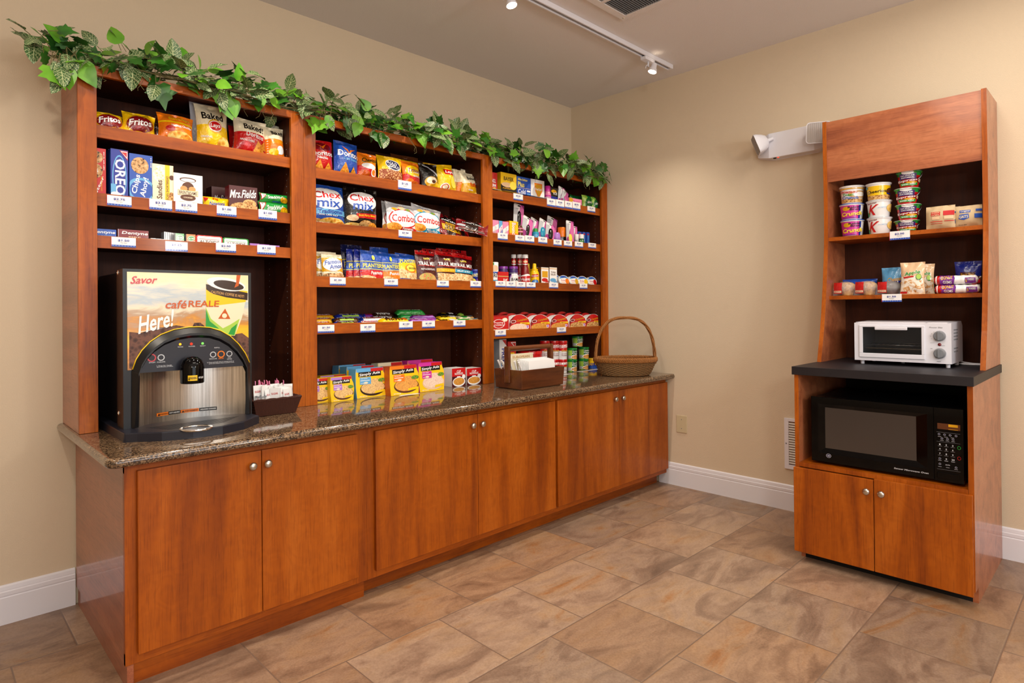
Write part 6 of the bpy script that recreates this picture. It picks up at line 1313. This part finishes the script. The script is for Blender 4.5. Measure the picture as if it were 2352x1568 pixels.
def hcup(label, px, y, z0, vt): I('soup_bowl', label, 'soup bowl', 'prof', (px[0], px[1], vt), (y, z0), .06, 'dgr', hc, 'plast', prof=HC, parts=lambda w, h: [('lid', G().lathe([(.0001, h*1.002), (w*.47, h*1.002), (w*.5, h*.985), (w*.5, h*.86), (w*.485, h*.855)], pm('grn', 'plast'), 24))])
zq = lambda u, v, y: on(u, v, 'y', y).z+.0008
yh = -.335
hcup('green soup bowl at the bottom left of the pyramid', (1300, 1325), yh, ZC, 827)
hcup('green soup bowl at the bottom right of the pyramid', (1326, 1351), yh+.03, ZC, 826)
hcup('green soup bowl in the middle left of the pyramid', (1300, 1325), yh, zq(1312, 827, yh), 800.5)
hcup('green soup bowl in the middle right of the pyramid', (1326, 1352), yh+.03, zq(1338, 826, yh+.03), 798)
hcup('green soup bowl alone at the top of the pyramid', (1311, 1338), yh+.02, zq(1325, 799, yh+.02)+.006, 773)
I('macaroni_cup', 'yellow and blue macaroni cup beside the basket', 'cup', 'prof', (1347, 1371, 824), (-.325, ZC), .06, 'yel', 'p 0,.05 1,.0 1,.4 0,.3 blu;p 0,.3 1,.4 1,.7 0,.5 dbl;t EASY_MAC .55 .52 .7 .26 yel 8;r 0 .84 1 1 gld', 'plast', prof=[(.86, 0), (.9, .05), (.96, .9), (1, .91), (1, .98), (.95, 1)])
for lab, u0, u1, v in (('white paper strip on the granite under the soup cups', 1276, 1304, 862), ('white paper strip on the granite under the green bowls', 1322, 1380, 853), ('white paper strip on the granite before the purple-panelled cartons', 757, 800, 923), ('white paper strip on the granite before the orange-panelled carton', 915, 960, 908)):
    a, b = on(u0, v, 'z', CT), on(u1, v-(u1-u0)*.11, 'z', CT); w = b.x-a.x
    tag(G().box(-w/2, w/2, -.012, .012, 0, .0008, pm('wht', 'paper')).build('paper_strip', loc=((a.x+b.x)/2, min(a.y, b.y)-.006, CT+.0004)), lab, 'paper strip')

# ------------------------------------------------------------------ goods in the oven cabinet hutch (facing -x)
def J(name, label, cat, kind, px, xz, d, base, code, fin='plast', rot=(0, 0, 0), parts=None, group=None, **kw):
    u0, u1, vt = px; x, z = xz
    a, b, m = on(u0, vt, 'x', x), on(u1, vt, 'x', x), on((u0+u1)/2, vt, 'x', x)
    w = a.y-b.y; r = [math.radians(q) for q in rot]; h = (m.z-z)/max(math.cos(r[0]), .3)
    if kind == 'prof': body = b_can(w, h, kw.pop('prof'), base, fin)+(w, h)
    elif kind == 'out': body = b_outline(kw.pop('poly'), w, h, d, base, fin)+(w, h)
    else: body = B(kind, w, h, d, base, fin, **kw)
    xx = x+(w/2 if kind == 'prof' else 0)
    return put(name, label, cat, body, code, (xx, (a.y+b.y)/2, z), (rot[0], rot[1], -90+rot[2]+(16 if kind == 'prof' else 0)), group, fin, parts=parts(w, h) if parts else ())
R1, R2_ = 1.7066, 1.3736
zx = lambda u, v, x: on(u, v, 'x', x).z+.0008
CUP = [(.76, 0), (.79, .02), (.93, .90), (1, .91), (1.0, .96), (.96, 1)]
def lid(col): return lambda w, h: [('lid', G().lathe([(.0001, h*1.004), (w*.49, h*1.004), (w*.515, h*.985), (w*.515, h*.955), (w*.49, h*.945)], pm(col, 'foil'), 26))]
xc = -.272
rb = 'r 0 .06 1 .88 mag;r .72 .06 1 .88 wht;r .76 .1 .95 .5 lgr;r .68 .06 .74 .88 dbl;e .36 .68 .1 .13 gld;t Raisin .56 .76 .3 .12 blk 3;t Bran .58 .63 .24 .12 blk 3;t Crunch .5 .36 .56 .26 yel 6 .15;t Crunch .5 .37 .52 .22 lem 6 .15;r .2 .08 .6 .13 pur'
J('cereal_cup', 'purple cereal cup at the bottom of the left stack', 'cereal cup', 'prof', (1923, 1977, 504), (xc, R1), .1, 'wht', rb, prof=CUP, parts=lid('blu'))
za = zx(1950, 504, xc)
J('cereal_cup', 'purple cereal cup in the middle of the left stack', 'cereal cup', 'prof', (1920, 1976, 467), (xc, za), .1, 'wht', rb, prof=CUP, parts=lid('blu'))
za = zx(1949, 467, xc)
J('cereal_cup', 'white cereal cup with rainbow lettering on top of the left stack', 'cereal cup', 'prof', (1920, 1977, 426), (xc, za), .1, 'wht', 'r .1 .05 .95 .26 granola;e .7 .5 .3 .2 tan;e .7 .5 .2 .13 wht;t Cinnamon .38 .66 .5 .16 red -6;t Toast .4 .5 .3 .14 grn -4;t Crunch .45 .33 .44 .17 blu -5;r 0 .8 1 .86 gld', prof=CUP, parts=lid('wht'))
sk = 't Special .3 .82 .26 .11 drd 6 .2;t K .34 .44 .24 .62 red 0 .25;t original .58 .56 .24 .05 sky 4;r .44 .5 .7 .51 lgr;e .84 .52 .16 .24 chips;r .16 .06 .22 .3 grn'
J('cereal_cup', 'white cereal cup with red letter K at the bottom of the middle stack', 'cereal cup', 'prof', (1984, 2042, 498), (xc, R1), .1, 'wht', sk, prof=CUP, parts=lid('lgr'))
za = zx(2013, 498, xc)
J('cereal_cup', 'white cereal cup with red letter K in the middle of the middle stack', 'cereal cup', 'prof', (1982, 2041, 459), (xc, za), .1, 'wht', sk, prof=CUP, parts=lid('lgr'))
za = zx(2012, 459, xc)
J('cereal_cup', 'yellow cereal cup on top of the middle stack', 'cereal cup', 'prof', (1981, 2040, 419), (xc, za), .1, 'wht', 'r 0 .25 1 .82 yel;r 0 .04 1 .28 granola;t Cheerios .42 .5 .52 .18 blk 4;e .82 .48 .14 .2 brn;r .7 .32 .98 .38 dbl;r 0 .68 .2 .82 teal', prof=CUP, parts=lid('wht'))
OAT = [(.66, 0), (.69, .02), (.90, .90), (1, .91), (1.04, .96), (.98, 1)]
ot = 'r 0 .06 1 .78 red;r 0 .72 1 .97 grn;e .2 .4 .1 .14 drd;e .78 .45 .12 .16 drd;p .84,.6 .88,.66 .92,.58 grn;e .84 .4 .08 .1 flesh;r .24 .5 .68 .84 ppl;e .46 .88 .14 .1 wht;t OATMEAL .46 .6 .34 .08 wht 2;t QUAKER .46 .71 .34 .08 wht 2;t Express .44 .4 .58 .2 red 6 .2;t Express .44 .41 .54 .15 wht 6 .2;r .26 .12 .72 .28 grn;t BAKED_APPLE .48 .2 .36 .08 wht 2;p .72,.5 .95,.9 .97,.9 .74,.46 slv;e .56 .3 .14 .06 gld'
vts = (505, 468, 431, 392); zb_ = R1
for k, v in enumerate(vts):
    dx = (0, 3, 0, 5)[k]
    J('oatmeal_cup', 'red and green oatmeal cup, %s of the tall stack of four' % ('bottom', 'second from bottom', 'third from bottom', 'topmost')[k], 'oatmeal cup', 'prof', (2047+dx, 2106+dx, v), (xc, zb_), .1, 'red', ot, prof=OAT, parts=lid('wht'), rot=(0, 0, 4-2*k))
    zb_ = zx(2077, v, xc)
J('oatmeal_packet', 'tan paper packet with red print right of the oatmeal stack', 'paper packet', 'bag', (2127, 2194, 473), (-.26, R1), .05, 'kraft', 'r .2 .56 .52 .74 red;r .62 .56 .98 .76 red;t QUAKER .36 .69 .28 .06 flesh;t OATMEAL .36 .6 .28 .06 flesh;r .24 .4 .5 .54 flesh;r .18 .3 .6 .33 red;r .18 .22 .6 .24 red;r .66 .3 .98 .33 red;r .66 .4 .96 .54 flesh', 'matte', seed=70, crimp=.04, pin=.0)
J('grits_packet', 'tan paper packet with blue print against the right side panel', 'paper packet', 'bag', (2190, 2256, 472), (-.25, R1), .05, 'kraft', 'r .24 .66 .62 .78 blu;t Original .43 .72 .32 .08 crm 3;p .2,.38 .24,.58 .56,.6 .58,.4 .4,.32 blu;t GRITS .39 .47 .32 .13 crm 3;r .76 .38 1 .58 blu;r .8 .7 1 .8 blu;t Try_our_other .34 .1 .3 .05 blk;r .01 .2 .08 .4 blu;r .0 .7 .1 .78 blu', 'matte', seed=71, crimp=.04, pin=.0)
J('oatmeal_packet', 'tan paper packet just behind the red-printed one', 'paper packet', 'bag', (2150, 2205, 476), (-.18, R1), .05, 'kraft', 'r .2 .5 .5 .7 red', 'matte', seed=72)
def muffin(label, px, vt, x, dark):
    u0, u1 = px; a, b = on(u0, vt, 'x', x), on(u1, vt, 'x', x); w = a.y-b.y; h = on((u0+u1)/2, vt, 'x', x).z-R2_
    t = thing('wrapped_muffin', label, 'muffin', (x+.035, (a.y+b.y)/2, R2_), (0, 0, -PI/2))
    g = G().lathe([(.0001, .001), (w*.24, .001), (w*.31, h*.45), (w*.36, h*.6), (w*.34, h*.8), (w*.2, h*.95), (.0001, h*.98)], pm('cho', 'matte') if dark else 'muffin', 24, (w*.10, .01, 0)); g.build('cake', t, smooth=50)
    fl = G(); R = random.Random(int(u0))
    def P(a, b):
        th = PI*2*a; k = math.sin(PI*b)**.5; e = 1+.05*math.sin(7*th+R.random()*.0)*math.sin(5*b+1)
        return ((b-.5)*w*1.1, -.05*k*math.cos(th)*e, h*.5+h*.52*k*math.sin(th)*e if math.sin(th) > -.9 else .0005)
    fl.grid(P, 24, 14, 'clear_film'); fl.build('clear_wrapper', t, smooth=True)
    lb = G(); lb.grid(lambda a, b: ((-.42+.42*a)*w, -.052*math.sin(PI*(.24+.30*a))-.001+.02*max(0, b-.6), h*(.14+.8*b)), 6, 6, pm('red', 'foil'))
    art(lb, 'r .05 .08 .95 .26 crm;t MUFFIN .5 .17 .7 .1 red', 1, 1, lambda a, b, o: ((-.42+.42*a)*w, -.052*math.sin(PI*(.24+.30*a))-.001-o+.02*max(0, b-.6), h*(.14+.8*b)), 'foil', .2)
    lb.build('red_label', t, smooth=True)
muffin('wrapped golden muffin with red label, left end of the lower hutch shelf', (1911, 1961), 647, -.27, False)
muffin('wrapped golden muffin with red label, second on the lower hutch shelf', (1960, 2011), 645, -.27, False)
muffin('wrapped dark chocolate muffin with red label beside the pastry', (2011, 2066), 645, -.27, True)
J('pastry_pack', 'long blue wrapped pastry lying behind the muffins', 'pastry pack', 'bag', (1935, 2016, 641), (-.15, R2_), .06, 'blu', 'r .1 .4 .9 .6 sky', 'foil', seed=73, crimp=.03)
J('pastry_pack', 'blue wrapped cheese pastry behind the chocolate muffin', 'pastry pack', 'bag', (2023, 2078, 614), (-.20, R2_), .05, 'sky', 'r .1 .1 .9 .5 dbl;t Cheese .6 .55 .6 .16 gld 8 .2;t Danish .7 .38 .5 .14 gld 6 .2;e .5 .2 .4 .15 icing', 'foil', seed=74, rot=(-5, 0, 0))
pp = 'r .03 .03 .97 .55 icing;t Apple .52 .64 .72 .17 wht 10 .2;t Apple .52 .64 .68 .14 grn 10 .2;e .8 .52 .12 .1 dgr;e .8 .53 .1 .08 lim;p .15,.48 .6,.52 .6,.56 .15,.53 red;r .02 .02 .3 .08 red'
J('pastry_pack', 'tall wrapped apple pastry with white icing in front', 'pastry pack', 'bag', (2066, 2124, 602), (-.28, R2_), .045, 'flesh', pp, 'plast', seed=75, rot=(-6, 0, 0))
J('pastry_pack', 'second wrapped apple pastry behind the front one', 'pastry pack', 'bag', (2096, 2146, 606), (-.20, R2_), .045, 'flesh', pp, 'plast', seed=76, rot=(-4, 0, 0))
J('cookie_pack', 'dark blue cookie pack standing behind the donut packs', 'cookie pack', 'bag', (2192, 2256, 600), (-.16, R2_), .05, 'dbl', 'r .2 .5 .8 .66 mar;t Fruit_Pies .5 .58 .5 .1 gld 3;e .5 .2 .44 .18 cho', 'foil', seed=77)
def donuts(label, px, vt, z, x):
    u0, u1 = px; a, b = on(u0, vt, 'x', x), on(u1, vt, 'x', x); w = a.y-b.y; h = on((u0+u1)/2, vt, 'x', x).z-z; r = h/2
    def rad(p): e = min(p, 1-p)/.07; k = min(1, e)**.5; return r*k*(1-.07*abs(math.sin(PI*6*p))*(1 if e > 1.2 else 0))
    Sf = lambda p, q, o: ((p-.5)*w, -(rad(p)+o)*math.cos((q-.5)*PI*1.1), r+(rad(p)+o)*math.sin((q-.5)*PI*1.1))
    g = G().grid(lambda p, q: ((p-.5)*w, -rad(p)*math.cos(2*PI*q), r+rad(p)*math.sin(2*PI*q)), 48, 20, 'donut')
    art(g, 'r .02 .1 .28 .9 red;p .16,.12 .46,.12 .5,.6 .46,.9 .16,.9 pur;t DONUT .32 .66 .26 .26 yel 4;t GEMS .33 .36 .2 .2 wht;r .72 .26 .95 .62 pur;t 6 .75 .45 .03 .24 yel;t POWDERED .85 .5 .14 .12 wht;r .86 .1 .97 .24 red', w, h*1.4, Sf, 'foil', .012)
    o = g.build('donut_pack', smooth=60); o.location = (x+r, (a.y+b.y)/2, z+.0005); o.rotation_euler = (0, 0, -PI/2)
    return tag(o, label, 'donut pack')
donuts('long pack of white donuts at the bottom of the pair', (2144, 2250), 653.5, R2_, -.285)
donuts('long pack of white donuts lying on the other donut pack', (2142, 2246), 632, zx(2195, 653.5, -.285), -.285)
J('pastry_pack', 'dark wrapped pastry wedged behind the right ends of the donut packs', 'pastry pack', 'bag', (2225, 2256, 634), (-.19, R2_), .05, 'brn', 'r .1 .2 .9 .5 wht;r .1 .6 .9 .8 red', 'foil', seed=78)
